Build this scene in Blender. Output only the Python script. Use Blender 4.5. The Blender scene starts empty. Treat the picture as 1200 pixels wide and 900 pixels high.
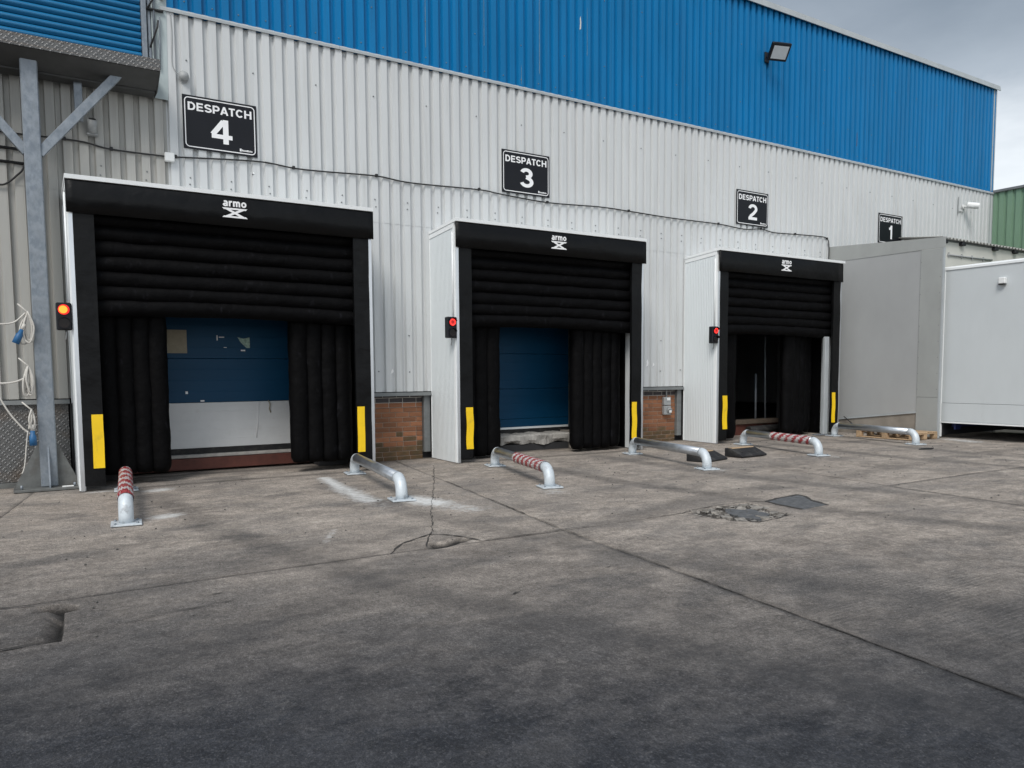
import bpy, bmesh, math, random
import numpy as np
from mathutils import Vector, Matrix, noise as mnoise

random.seed(7)
S = bpy.context.scene
COL = S.collection

# ------------------------------------------------------------------ camera
CAM_POS = (0.0, -10.9952, 1.3275)
YAW, PITCH, ROLL = 0.5589, 0.0750, -0.0065
FPX, CYO = 913.1, 55.34            # focal length and principal point offset, for a 1200 px wide frame
cd = bpy.data.cameras.new('camera')
cam = bpy.data.objects.new('camera', cd); COL.objects.link(cam)
_f = Vector((math.sin(YAW) * math.cos(PITCH), math.cos(YAW) * math.cos(PITCH), -math.sin(PITCH)))
_r = Vector((math.cos(YAW), -math.sin(YAW), 0)); _u = _r.cross(_f)
_r2 = _r * math.cos(ROLL) + _u * math.sin(ROLL); _u2 = -_r * math.sin(ROLL) + _u * math.cos(ROLL)
M = Matrix(((_r2.x, _u2.x, -_f.x, CAM_POS[0]), (_r2.y, _u2.y, -_f.y, CAM_POS[1]), (_r2.z, _u2.z, -_f.z, CAM_POS[2]), (0, 0, 0, 1)))
cam.matrix_world = M
cd.sensor_width = 36; cd.lens = FPX / 1200 * 36; cd.shift_y = CYO / 1200
cd.clip_start = 0.1; cd.clip_end = 2000
S.camera = cam

# ------------------------------------------------------------------ sky, sun, exposure
SUN_EL, SUN_AZ = math.radians(48), math.radians(226)     # azimuth clockwise from +Y: the sun stands behind the camera, to the left
W = bpy.data.worlds.new('World'); S.world = W; W.use_nodes = True
nt = W.node_tree; nt.nodes.clear()
N = nt.nodes.new; L = nt.links.new
out = N('ShaderNodeOutputWorld'); bg = N('ShaderNodeBackground'); bg.inputs['Strength'].default_value = 0.12
sky = N('ShaderNodeTexSky'); sky.sky_type = 'NISHITA'; sky.sun_disc = False
sky.sun_elevation = SUN_EL; sky.sun_rotation = SUN_AZ; sky.air_density = 1.4; sky.dust_density = 3.0
tc = N('ShaderNodeTexCoord')
sep = N('ShaderNodeSeparateXYZ'); L(tc.outputs['Generated'], sep.inputs[0])
mp = N('ShaderNodeMapping'); mp.inputs['Scale'].default_value = (1.0, 1.0, 2.6); L(tc.outputs['Generated'], mp.inputs['Vector'])
nz = N('ShaderNodeTexNoise'); nz.inputs['Scale'].default_value = 2.6; nz.inputs['Detail'].default_value = 6; nz.inputs['Roughness'].default_value = 0.55
L(mp.outputs[0], nz.inputs['Vector'])
ma = N('ShaderNodeMath'); ma.operation = 'MULTIPLY_ADD'; ma.inputs[1].default_value = 0.34; ma.inputs[2].default_value = -0.17
L(nz.outputs['Fac'], ma.inputs[0])
ad = N('ShaderNodeMath'); ad.operation = 'ADD'; L(sep.outputs['Z'], ad.inputs[0]); L(ma.outputs[0], ad.inputs[1])
cr = N('ShaderNodeValToRGB'); L(ad.outputs[0], cr.inputs[0])
e = cr.color_ramp.elements
e[0].position = 0.0; e[0].color = (0.66, 0.68, 0.70, 1)
e[1].position = 0.46; e[1].color = (0.128, 0.153, 0.184, 1)
x = e.new(0.17); x.color = (0.52, 0.545, 0.57, 1)
x = e.new(0.27); x.color = (0.255, 0.285, 0.32, 1)
x = e.new(1.0); x.color = (0.23, 0.255, 0.285, 1)
# the cloud layer is brighter around the hidden sun
dt = N('ShaderNodeVectorMath'); dt.operation = 'DOT_PRODUCT'; L(tc.outputs['Generated'], dt.inputs[0])
dt.inputs[1].default_value = (math.sin(SUN_AZ) * math.cos(SUN_EL), math.cos(SUN_AZ) * math.cos(SUN_EL), math.sin(SUN_EL))
gl_ = N('ShaderNodeMapRange'); gl_.interpolation_type = 'SMOOTHSTEP'; gl_.inputs['From Min'].default_value = 0.0; gl_.inputs['From Max'].default_value = 1.0
gl_.inputs['To Min'].default_value = 9.0; gl_.inputs['To Max'].default_value = 17.0; L(dt.outputs['Value'], gl_.inputs['Value'])
sc = N('ShaderNodeVectorMath'); sc.operation = 'SCALE'; L(gl_.outputs[0], sc.inputs['Scale']); L(cr.outputs[0], sc.inputs[0])
mx = N('ShaderNodeMix'); mx.data_type = 'RGBA'; mx.inputs[0].default_value = 0.9
L(sky.outputs[0], mx.inputs['A']); L(sc.outputs[0], mx.inputs['B'])
L(mx.outputs['Result'], bg.inputs['Color']); L(bg.outputs[0], out.inputs['Surface'])
sd = bpy.data.lights.new('sun', 'SUN'); sd.energy = 1.5; sd.angle = math.radians(24); sd.color = (1.0, 0.965, 0.92)
sun = bpy.data.objects.new('sun', sd); COL.objects.link(sun)
to_sun = Vector((math.sin(SUN_AZ) * math.cos(SUN_EL), math.cos(SUN_AZ) * math.cos(SUN_EL), math.sin(SUN_EL)))
sun.rotation_euler = to_sun.to_track_quat('Z', 'Y').to_euler(); sun.location = (-8, -14, 16)
S.view_settings.view_transform = 'Standard'; S.view_settings.look = 'None'
S.view_settings.exposure = 0.74; S.view_settings.gamma = 1.0; S.view_settings.use_curve_mapping = False
S.render.engine = 'CYCLES'
S.cycles.max_bounces = 6; S.cycles.diffuse_bounces = 3; S.cycles.glossy_bounces = 3

# ------------------------------------------------------------------ materials
def newmat(name):
    m = bpy.data.materials.new(name); m.use_nodes = True
    t = m.node_tree; b = t.nodes['Principled BSDF']
    return m, t, b

def mat(name, col, rough=0.6, metal=0.0, var=0.12, scale=4.0, stretch=(1, 1, 1), bump=0.0, bscale=60.0, bstretch=(1, 1, 1), rvar=0.0, spots=None, emis=None, rnd=0.0, coat=0.0, spec=0.5, bdist=0.01):
    """colour with procedural wear: noise-varied value, optional second colour in spots, fine bump"""
    m, t, b = newmat(name)
    n = t.nodes.new; l = t.links.new
    b.inputs['Roughness'].default_value = rough; b.inputs['Metallic'].default_value = metal
    b.inputs['Specular IOR Level'].default_value = spec
    if coat: b.inputs['Coat Weight'].default_value = coat
    c4 = (*col, 1)
    co = n('ShaderNodeTexCoord'); mpn = n('ShaderNodeMapping'); mpn.inputs['Scale'].default_value = stretch
    l(co.outputs['Object'], mpn.inputs['Vector'])
    nz = n('ShaderNodeTexNoise'); nz.inputs['Scale'].default_value = scale; nz.inputs['Detail'].default_value = 5; nz.inputs['Roughness'].default_value = 0.6
    l(mpn.outputs[0], nz.inputs['Vector'])
    mr = n('ShaderNodeMapRange'); mr.inputs['From Min'].default_value = 0.25; mr.inputs['From Max'].default_value = 0.75
    mr.inputs['To Min'].default_value = 1 - var; mr.inputs['To Max'].default_value = 1 + var
    l(nz.outputs['Fac'], mr.inputs['Value'])
    sv = n('ShaderNodeVectorMath'); sv.operation = 'SCALE'; sv.inputs[0].default_value = col; l(mr.outputs[0], sv.inputs['Scale'])
    last = sv.outputs[0]
    if rnd:
        oi = n('ShaderNodeObjectInfo'); m2 = n('ShaderNodeMapRange'); m2.inputs['To Min'].default_value = 1 - rnd; m2.inputs['To Max'].default_value = 1 + rnd
        l(oi.outputs['Random'], m2.inputs['Value'])
        s2 = n('ShaderNodeVectorMath'); s2.operation = 'SCALE'; l(last, s2.inputs[0]); l(m2.outputs[0], s2.inputs['Scale']); last = s2.outputs[0]
    if spots:
        scol, sscale, lo, hi, amt, sst = spots
        mp2 = n('ShaderNodeMapping'); mp2.inputs['Scale'].default_value = sst; l(co.outputs['Object'], mp2.inputs['Vector'])
        n2 = n('ShaderNodeTexNoise'); n2.inputs['Scale'].default_value = sscale; n2.inputs['Detail'].default_value = 6; n2.inputs['Roughness'].default_value = 0.65
        l(mp2.outputs[0], n2.inputs['Vector'])
        m3 = n('ShaderNodeMapRange'); m3.inputs['From Min'].default_value = lo; m3.inputs['From Max'].default_value = hi; m3.inputs['To Max'].default_value = amt
        l(n2.outputs['Fac'], m3.inputs['Value'])
        mi = n('ShaderNodeMix'); mi.data_type = 'RGBA'; l(m3.outputs[0], mi.inputs[0]); l(last, mi.inputs['A']); mi.inputs['B'].default_value = (*scol, 1)
        last = mi.outputs['Result']
    l(last, b.inputs['Base Color'])
    if rvar:
        m4 = n('ShaderNodeMapRange'); m4.inputs['To Min'].default_value = max(0.02, rough - rvar); m4.inputs['To Max'].default_value = min(1, rough + rvar)
        l(nz.outputs['Fac'], m4.inputs['Value']); l(m4.outputs[0], b.inputs['Roughness'])
    if bump:
        mp3 = n('ShaderNodeMapping'); mp3.inputs['Scale'].default_value = bstretch; l(co.outputs['Object'], mp3.inputs['Vector'])
        n3 = n('ShaderNodeTexNoise'); n3.inputs['Scale'].default_value = bscale; n3.inputs['Detail'].default_value = 4; l(mp3.outputs[0], n3.inputs['Vector'])
        bp = n('ShaderNodeBump'); bp.inputs['Strength'].default_value = bump; bp.inputs['Distance'].default_value = bdist
        l(n3.outputs['Fac'], bp.inputs['Height']); l(bp.outputs[0], b.inputs['Normal'])
    if emis:
        b.inputs['Emission Color'].default_value = (*emis[0], 1); b.inputs['Emission Strength'].default_value = emis[1]
    return m

MT = {}
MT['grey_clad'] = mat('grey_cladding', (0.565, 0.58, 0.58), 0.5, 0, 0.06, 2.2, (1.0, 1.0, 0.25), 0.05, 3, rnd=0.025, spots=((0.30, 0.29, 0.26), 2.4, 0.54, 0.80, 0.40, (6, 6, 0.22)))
MT['grey_clad_dark'] = mat('dark_grey_cladding', (0.375, 0.37, 0.345), 0.55, 0, 0.08, 2.2, (1.0, 1.0, 0.25), 0.05, 3, rnd=0.03, spots=((0.19, 0.17, 0.14), 2.4, 0.50, 0.80, 0.5, (6, 6, 0.22)))  # darker, browner grey for the sheets at the left end
MT['blue_clad'] = mat('blue_cladding', (0.0006, 0.152, 0.37), 0.48, 0, 0.12, 2.0, (1.0, 1.0, 0.25), 0.05, 3, rnd=0.06, spots=((0.02, 0.10, 0.22), 2.2, 0.50, 0.74, 0.55, (7, 7, 0.2)), spec=0.25)
MT['green_clad'] = mat('green_cladding', (0.15, 0.25, 0.17), 0.55, 0, 0.12, 2.0, (1, 1, 0.3))
MT['trim'] = mat('pale_trim', (0.36, 0.385, 0.395), 0.5, 0, 0.10, 3)
MT['trim_dark'] = mat('weathered_flashing', (0.17, 0.18, 0.18), 0.55, 0.2, 0.2, 4, (1, 1, 3))
MT['jamb'] = mat('jamb_grey_green', (0.40, 0.46, 0.46), 0.5, 0, 0.1, 3, (1, 1, .3))
MT['white'] = mat('white_panel', (0.66, 0.69, 0.695), 0.45, 0, 0.04, 3, (1, 1, 0.3), spots=((0.5, 0.5, 0.47), 3.0, 0.6, 0.85, 0.35, (4, 4, 0.4)))
MT['white_gloss'] = mat('white_trim', (0.78, 0.80, 0.80), 0.4, 0, 0.03, 5)
MT['pvc'] = mat('black_pvc', (0.0028, 0.0030, 0.0034), 0.42, 0, 0.25, 3, (1, 1, 1), 0.55, 1.9, (1, 1, 1.3), rvar=0.14, spec=0.2, bdist=0.06, spots=((0.012, 0.012, 0.0125), 5.0, 0.55, 0.8, 0.5, (1, 1, 0.4)))
MT['fabric'] = mat('black_fabric', (0.0018, 0.0017, 0.0020), 0.66, 0, 0.3, 5, (1, 1, 1), 0.7, 6, (1, 1, 1), spec=0.085, bdist=0.03, spots=((0.028, 0.028, 0.034), 13.0, 0.60, 0.80, 0.5, (1, 1, 0.4)))
MT['black_paint'] = mat('black_paint', (0.0045, 0.005, 0.008), 0.38, 0, 0.15, 4, spec=0.3)
MT['letter'] = mat('white_lettering', (0.80, 0.80, 0.80), 0.5, 0, 0.04, 8)
MT['yellow'] = mat('yellow_strip', (0.86, 0.56, 0.004), 0.5, 0, 0.06, 6, spots=((0.45, 0.30, 0.03), 9, 0.56, 0.72, 0.55, (1, 1, 0.5)))
MT['galv'] = mat('galvanised_steel', (0.235, 0.262, 0.29), 0.5, 0.4, 0.22, 14, (1, 1, 0.7), 0.04, 30, rvar=0.14, spots=((0.14, 0.17, 0.205), 16, 0.48, 0.62, 0.55, (1, 1, 0.6)))
MT['galv_dirty'] = mat('dirty_galvanised', (0.15, 0.155, 0.15), 0.6, 0.4, 0.25, 9, spots=((0.09, 0.075, 0.06), 6, 0.5, 0.75, 0.7, (1, 1, 1)))
MT['underside'] = mat('dark_underside_steel', (0.055, 0.055, 0.053), 0.65, 0.2, 0.25, 6)
MT['bright_steel'] = mat('bright_steel_edge', (0.62, 0.64, 0.66), 0.28, 0.85, 0.08, 8, (1, 1, 0.3))
MT['tube'] = mat('polished_galvanised_tube', (0.46, 0.485, 0.51), 0.34, 0.8, 0.16, 9, rvar=0.1, bump=0.08, bscale=18, spots=((0.30, 0.30, 0.30), 12, 0.55, 0.72, 0.5, (1, 0.3, 1)))
MT['tube_white'] = mat('whitened_galvanised', (0.53, 0.575, 0.605), 0.5, 0.15, 0.14, 14, spots=((0.24, 0.25, 0.26), 11, 0.58, 0.70, 0.7, (1, 1, 1)))
MT['door_blue'] = mat('blue_door', (0.0005, 0.045, 0.105), 0.5, 0, 0.07, 2, spec=0.25)
MT['door_white'] = mat('white_door_panel', (0.60, 0.61, 0.61), 0.5, 0, 0.06, 3, spots=((0.40, 0.38, 0.34), 5, 0.6, 0.8, 0.5, (1, 1, 1)))
MT['rubber'] = mat('rubber', (0.010, 0.010, 0.011), 0.75, 0, 0.25, 12, bump=0.3, bscale=60, spots=((0.09, 0.085, 0.075), 7, 0.5, 0.75, 0.5, (1, 1, 1)))
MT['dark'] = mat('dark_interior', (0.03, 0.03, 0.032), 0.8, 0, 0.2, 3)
MT['red_steel'] = mat('rusty_red_steel', (0.10, 0.030, 0.020), 0.7, 0, 0.3, 8)
MT['rough_conc'] = mat('broken_concrete', (0.36, 0.345, 0.32), 0.9, 0, 0.3, 9, bump=0.8, bscale=25)
MT['conc_plinth'] = mat('stained_concrete', (0.235, 0.21, 0.18), 0.9, 0, 0.22, 3, (1, 1, 1), 0.4, 40)
MT['mortar'] = mat('mortar', (0.27, 0.215, 0.17), 0.95, 0, 0.2, 12, bump=0.4, bscale=60)
MT['mortar_pale'] = mat('pale_mortar', (0.36, 0.34, 0.31), 0.95, 0, 0.2, 12, bump=0.4, bscale=60)
MT['brick'] = mat('orange_brick', (0.275, 0.116, 0.056), 0.9, 0, 0.2, 14, bump=0.5, bscale=70, rnd=0.30, spots=((0.13, 0.065, 0.036), 7, 0.5, 0.75, 0.6, (1, 1, 1)))
MT['brick_mossy'] = mat('mossy_brick', (0.165, 0.088, 0.042), 0.92, 0, 0.25, 12, bump=0.5, bscale=70, rnd=0.28, spots=((0.060, 0.052, 0.026), 6, 0.42, 0.65, 0.8, (1, 1, 1)))
MT['brick_dark'] = mat('dark_engineering_brick', (0.028, 0.020, 0.022), 0.55, 0, 0.2, 12, bump=0.3, bscale=60, rnd=0.25)
MT['shutter'] = mat('blue_shutter', (0.002, 0.125, 0.28), 0.42, 0, 0.08, 3, (0.4, 1, 1))
MT['panel_grey'] = mat('grey_composite_panel', (0.335, 0.342, 0.342), 0.55, 0, 0.06, 1.6, (1, 1, 0.6), 0.04, 60)
MT['panel_grey2'] = mat('grey_cover_strip', (0.315, 0.325, 0.315), 0.5, 0, 0.08, 2.5, (1, 1, 0.5))
MT['trailer'] = mat('white_trailer_skin', (0.53, 0.56, 0.57), 0.45, 0, 0.04, 2, (1, 1, 0.5), spots=((0.38, 0.39, 0.38), 4, 0.62, 0.85, 0.35, (1, 1, 0.25)))
MT['chassis'] = mat('dark_chassis', (0.012, 0.013, 0.016), 0.7, 0, 0.2, 5)
MT['chassis_blue'] = mat('blue_chassis', (0.008, 0.015, 0.07), 0.5, 0, 0.2, 5)
MT['render_white'] = mat('cream_render', (0.56, 0.555, 0.51), 0.85, 0, 0.08, 1.5, (1, 1, 1), 0.2, 60)
MT['roof_sheet'] = mat('aged_roof_sheet', (0.30, 0.30, 0.28), 0.85, 0, 0.2, 6)
MT['black_cable'] = mat('black_cable', (0.012, 0.012, 0.013), 0.6, 0, 0.1, 6)
MT['white_cable'] = mat('dirty_white_cable', (0.52, 0.50, 0.46), 0.6, 0, 0.15, 14)
MT['plug_blue'] = mat('blue_plug', (0.015, 0.10, 0.24), 0.5, 0, 0.1, 9)
MT['plastic_grey'] = mat('grey_plastic', (0.30, 0.31, 0.31), 0.5, 0, 0.1, 9)
MT['plastic_white'] = mat('white_plastic', (0.70, 0.71, 0.70), 0.45, 0, 0.05, 9)
MT['glass_dark'] = mat('dark_lens', (0.010, 0.006, 0.006), 0.22, 0, 0.1, 9, spec=0.25)
MT['flood_glass'] = mat('floodlight_glass', (0.50, 0.53, 0.55), 0.12, 0, 0.05, 9)
MT['scar'] = mat('bared_sheet_edge', (0.17, 0.21, 0.22), 0.6, 0, 0.4, 9)
MT['red_glow'] = mat('red_lamp_glow', (0.5, 0.01, 0.01), 0.4, emis=((1.0, 0.03, 0.02), 1.6))
MT['red_lens'] = mat('red_lens', (0.20, 0.004, 0.004), 0.3, emis=((1.0, 0.004, 0.004), 0.22))
MT['red_rim'] = mat('red_lamp_rim', (0.6, 0.01, 0.01), 0.4, emis=((1.0, 0.006, 0.006), 0.45))
MT['amber_glow'] = mat('hot_lamp_glow', (0.6, 0.2, 0.02), 0.4, emis=((1.0, 0.17, 0.012), 1.5))
MT['pallet'] = mat('pallet_timber', (0.40, 0.28, 0.17), 0.85, 0, 0.25, 5, (1, 6, 6), 0.3, 30, rnd=0.2)
MT['timber_fresh'] = mat('pale_timber', (0.62, 0.45, 0.28), 0.8, 0, 0.15, 8)
MT['timber_old'] = mat('old_timber', (0.10, 0.075, 0.055), 0.9, 0, 0.3, 8)
MT['asphalt'] = mat('asphalt_patch', (0.085, 0.088, 0.092), 0.9, 0, 0.45, 16, bump=0.9, bscale=45, spots=((0.20, 0.19, 0.17), 14, 0.55, 0.68, 0.6, (1, 1, 1)))
MT['rubble'] = mat('rubble', (0.20, 0.185, 0.165), 0.95, 0, 0.75, 14)
MT['grit'] = mat('grit', (0.10, 0.095, 0.088), 0.95, 0, 0.5, 20)
MT['crack'] = mat('crack_dirt', (0.035, 0.032, 0.029), 0.95, 0, 0.3, 20)
MT['paper'] = mat('faded_notice', (0.30, 0.27, 0.20), 0.8, 0, 0.12, 20)
MT['paper_scrap'] = mat('torn_sticker', (0.30, 0.42, 0.36), 0.8, 0, 0.5, 40)

# chequer plate: dark steel with raised lozenges made by two crossed waves
m, t, b = newmat('chequer_plate'); n = t.nodes.new; l = t.links.new
co = n('ShaderNodeTexCoord'); b.inputs['Roughness'].default_value = 0.45; b.inputs['Metallic'].default_value = 0.35
sp = n('ShaderNodeSeparateXYZ'); l(co.outputs['Object'], sp.inputs[0])
def mth(op, a, bb=None, c=None):
    q = n('ShaderNodeMath'); q.operation = op
    for i, v in enumerate((a, bb, c)):
        if v is None: continue
        if isinstance(v, (int, float)): q.inputs[i].default_value = v
        else: l(v, q.inputs[i])
    return q.outputs[0]
su = mth('ADD', sp.outputs['X'], sp.outputs['Z']); di = mth('SUBTRACT', sp.outputs['X'], sp.outputs['Z'])
w1 = mth('SINE', mth('MULTIPLY', su, 130.0)); w2 = mth('SINE', mth('MULTIPLY', di, 65.0)); w3 = mth('SINE', mth('MULTIPLY', di, 130.0)); w4 = mth('SINE', mth('MULTIPLY', su, 65.0))
lz = mth('MAXIMUM', mth('MULTIPLY', mth('MAXIMUM', w1, 0.0), mth('MAXIMUM', w2, 0.0)), mth('MULTIPLY', mth('MAXIMUM', w3, 0.0), mth('MAXIMUM', mth('MULTIPLY', w4, -1.0), 0.0)))
cx = n('ShaderNodeMix'); cx.data_type = 'RGBA'; l(lz, cx.inputs[0]); cx.inputs['A'].default_value = (0.115, 0.115, 0.113, 1); cx.inputs['B'].default_value = (0.20, 0.203, 0.205, 1)
nn = n('ShaderNodeTexNoise'); nn.inputs['Scale'].default_value = 3; nn.inputs['Detail'].default_value = 6
cm = n('ShaderNodeMapRange'); cm.inputs['From Min'].default_value = 0.5; cm.inputs['From Max'].default_value = 0.75; cm.inputs['To Max'].default_value = 0.5; l(nn.outputs['Fac'], cm.inputs['Value'])
c2 = n('ShaderNodeMix'); c2.data_type = 'RGBA'; l(cm.outputs[0], c2.inputs[0]); l(cx.outputs['Result'], c2.inputs['A']); c2.inputs['B'].default_value = (0.13, 0.085, 0.05, 1)
l(c2.outputs['Result'], b.inputs['Base Color'])
bp = n('ShaderNodeBump'); bp.inputs['Distance'].default_value = 0.006; l(lz, bp.inputs['Height']); l(bp.outputs[0], b.inputs['Normal'])
MT['chequer'] = m

# hazard tape: ragged red and white stripes wound round a tube; the winding is stored on the mesh as 'wind'
m, t, b = newmat('hazard_tape'); n = t.nodes.new; l = t.links.new
aw = n('ShaderNodeAttribute'); aw.attribute_name = 'wind'
nn = n('ShaderNodeTexNoise'); nn.inputs['Scale'].default_value = 13; nn.inputs['Detail'].default_value = 3
n5 = n('ShaderNodeTexNoise'); n5.inputs['Scale'].default_value = 45; n5.inputs['Detail'].default_value = 3
tt = mth('ADD', aw.outputs['Fac'], mth('MULTIPLY', nn.outputs['Fac'], 1.3))
fr = mth('FRACT', tt); st = mth('LESS_THAN', fr, 0.5)
cx = n('ShaderNodeMix'); cx.data_type = 'RGBA'; l(st, cx.inputs[0]); cx.inputs['A'].default_value = (0.58, 0.56, 0.55, 1); cx.inputs['B'].default_value = (0.33, 0.022, 0.03, 1)
sc_ = n('ShaderNodeMapRange'); sc_.inputs['From Min'].default_value = 0.56; sc_.inputs['From Max'].default_value = 0.66; sc_.inputs['To Max'].default_value = 0.6; l(n5.outputs['Fac'], sc_.inputs['Value'])
c6 = n('ShaderNodeMix'); c6.data_type = 'RGBA'; l(sc_.outputs[0], c6.inputs[0]); l(cx.outputs['Result'], c6.inputs['A']); c6.inputs['B'].default_value = (0.36, 0.33, 0.32, 1)
l(c6.outputs['Result'], b.inputs['Base Color']); b.inputs['Roughness'].default_value = 0.4
bp = n('ShaderNodeBump'); bp.inputs['Distance'].default_value = 0.014; bp.inputs['Strength'].default_value = 0.9; l(mth('ADD', fr, nn.outputs['Fac']), bp.inputs['Height']); l(bp.outputs[0], b.inputs['Normal'])
MT['tape'] = m

# microribbed white insulated panel (vertical fine ribs)
m, t, b = newmat('microrib_panel'); n = t.nodes.new; l = t.links.new
co = n('ShaderNodeTexCoord'); sp = n('ShaderNodeSeparateXYZ'); l(co.outputs['Object'], sp.inputs[0])
wv = mth('SINE', mth('MULTIPLY', sp.outputs['Y'], 150.0))
nn = n('ShaderNodeTexNoise'); nn.inputs['Scale'].default_value = 2.5; nn.inputs['Detail'].default_value = 5
mr = n('ShaderNodeMapRange'); mr.inputs['To Min'].default_value = 0.94; mr.inputs['To Max'].default_value = 1.04; l(nn.outputs['Fac'], mr.inputs['Value'])
sv = n('ShaderNodeVectorMath'); sv.operation = 'SCALE'; sv.inputs[0].default_value = (0.72, 0.76, 0.77); l(mr.outputs[0], sv.inputs['Scale']); l(sv.outputs[0], b.inputs['Base Color'])
b.inputs['Roughness'].default_value = 0.45
bp = n('ShaderNodeBump'); bp.inputs['Distance'].default_value = 0.004; bp.inputs['Strength'].default_value = 0.6; l(wv, bp.inputs['Height']); l(bp.outputs[0], b.inputs['Normal'])
MT['microrib'] = m

# concrete yard
m, t, b = newmat('yard_concrete'); n = t.nodes.new; l = t.links.new
co = n('ShaderNodeTexCoord'); OBJ = co.outputs['Object']; sp = n('ShaderNodeSeparateXYZ'); l(OBJ, sp.inputs[0])
def noise_(scale, stretch=(1, 1, 1), detail=6, rough=0.6, off=(0, 0, 0)):
    q = n('ShaderNodeMapping'); q.inputs['Scale'].default_value = stretch; q.inputs['Location'].default_value = off; l(OBJ, q.inputs['Vector'])
    z = n('ShaderNodeTexNoise'); z.inputs['Scale'].default_value = scale; z.inputs['Detail'].default_value = detail; z.inputs['Roughness'].default_value = rough
    l(q.outputs[0], z.inputs['Vector']); return z.outputs['Fac']
def rng(v, a, bb, c=0.0, d=1.0):
    q = n('ShaderNodeMapRange'); q.inputs['From Min'].default_value = a; q.inputs['From Max'].default_value = bb; q.inputs['To Min'].default_value = c; q.inputs['To Max'].default_value = d
    l(v, q.inputs['Value']); return q.outputs[0]
def mixc(f, a, bb):
    q = n('ShaderNodeMix'); q.data_type = 'RGBA'
    l(f, q.inputs[0])
    for k, v in (('A', a), ('B', bb)):
        if isinstance(v, tuple): q.inputs[k].default_value = (*v, 1)
        else: l(v, q.inputs[k])
    return q.outputs['Result']
big = noise_(0.45, (1, 1.4, 1)); mid = noise_(1.9, (0.9, 1.2, 1), 9, 0.68); streak = noise_(3.6, (0.85, 1.25, 1), 10, 0.74); fine = noise_(38, (1, 0.9, 1), 6, 0.72); speck = noise_(150, (1, 1, 1), 2, 0.5)
c = mixc(rng(streak, 0.40, 0.60), (0.205, 0.175, 0.147), (0.385, 0.333, 0.283))
c = mixc(rng(big, 0.38, 0.66, 0, 0.5), c, (0.40, 0.35, 0.30))
c = mixc(rng(mid, 0.49, 0.62, 0, 0.5), c, (0.150, 0.132, 0.116))
blot = noise_(0.9, (0.9, 1.3, 1), 7, 0.62, (2.2, 6.1, 0))
c = mixc(rng(blot, 0.50, 0.58, 0, 0.5), c, (0.165, 0.150, 0.137))
# vignette shade painted into the concrete, darker towards the camera, with a ragged edge
view_dist = mth('ADD', mth('MULTIPLY', sp.outputs['X'], 0.53), mth('MULTIPLY', mth('ADD', sp.outputs['Y'], 11.0), 0.848))   # distance along the camera's view
near_shade = mth('ADD', view_dist, mth('ADD', mth('MULTIPLY', big, 1.0), mth('ADD', mth('MULTIPLY', mid, 1.1), mth('MULTIPLY', streak, 1.1))))
near_shade_f = rng(near_shade, 8.1, 4.3, 0.0, 0.97)
c = mixc(near_shade_f, c, mixc(rng(streak, 0.35, 0.68), (0.008, 0.0105, 0.016), (0.042, 0.045, 0.053)))
oil = noise_(1.15, (0.8, 1.2, 1), 5, 0.6, (7.3, 2.1, 0))
c = mixc(rng(oil, 0.57, 0.66, 0, 0.55), c, (0.06, 0.058, 0.058))
gran = noise_(85, (1, 0.8, 1), 4, 0.7, (1.7, 4.2, 0)); patchy = noise_(9, (0.9, 1.0, 1), 8, 0.75, (5.5, 1.2, 0))
c = mixc(rng(patchy, 0.50, 0.64, 0.0, 0.38), c, mixc(near_shade_f, (0.15, 0.135, 0.12), (0.012, 0.013, 0.016)))
c = mixc(rng(fine, 0.50, 0.64, 0.0, 0.32), c, mixc(near_shade_f, (0.12, 0.11, 0.10), (0.012, 0.013, 0.015)))
c = mixc(rng(gran, 0.52, 0.70, 0.0, 0.5), c, mixc(near_shade_f, (0.48, 0.44, 0.40), (0.12, 0.12, 0.125)))
c = mixc(rng(speck, 0.64, 0.74, 0, 0.25), c, (0.30, 0.28, 0.26))
pale = noise_(3.0, (0.8, 1.3, 1), 9, 0.78, (3.1, 9.4, 0))
c = mixc(mth('MULTIPLY', rng(pale, 0.58, 0.78, 0, 0.6), mth('SUBTRACT', 1.0, mth('MULTIPLY', near_shade_f, 0.8))), c, (0.47, 0.435, 0.39))
g1 = noise_(17, (1, 0.7, 1), 4, 0.65, (8.8, 3.3, 0)); g2 = noise_(62, (1, 0.6, 1), 2, 0.6, (0.3, 7.7, 0)); g3 = noise_(210, (1, 0.55, 1), 1, 0.5, (4.1, 2.4, 0))
gm = mth('MULTIPLY', mth('MULTIPLY', rng(g1, 0.36, 0.64, 0.87, 1.12), rng(g2, 0.36, 0.64, 0.85, 1.15)), rng(g3, 0.34, 0.66, 0.68, 1.32))
gs = n('ShaderNodeVectorMath'); gs.operation = 'SCALE'; l(c, gs.inputs[0]); l(gm, gs.inputs['Scale']); c = gs.outputs[0]
at = n('ShaderNodeAttribute'); at.attribute_name = 'dust'
dn = noise_(11, (1, 1.8, 1), 8, 0.72)
ty = n('ShaderNodeAttribute'); ty.attribute_name = 'tyre'
c = mixc(mth('MULTIPLY', ty.outputs['Fac'], rng(patchy, 0.36, 0.60, 1.0, 0.4)), c, (0.028, 0.028, 0.030))
duf = n('ShaderNodeMath'); duf.operation = 'MULTIPLY'; duf.use_clamp = True
l(mth('SUBTRACT', mth('MULTIPLY', at.outputs['Fac'], 1.5), mth('MULTIPLY', rng(dn, 0.35, 0.65, 0.15, 1.0), 1.0)), duf.inputs[0]); duf.inputs[1].default_value = 0.95
c = mixc(mth('MULTIPLY', duf.outputs[0], 0.85), c, (0.70, 0.71, 0.70))
ag = n('ShaderNodeAttribute'); ag.attribute_name = 'grime_shade'
c = mixc(ag.outputs['Fac'], c, (0.007, 0.0065, 0.006))
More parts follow.
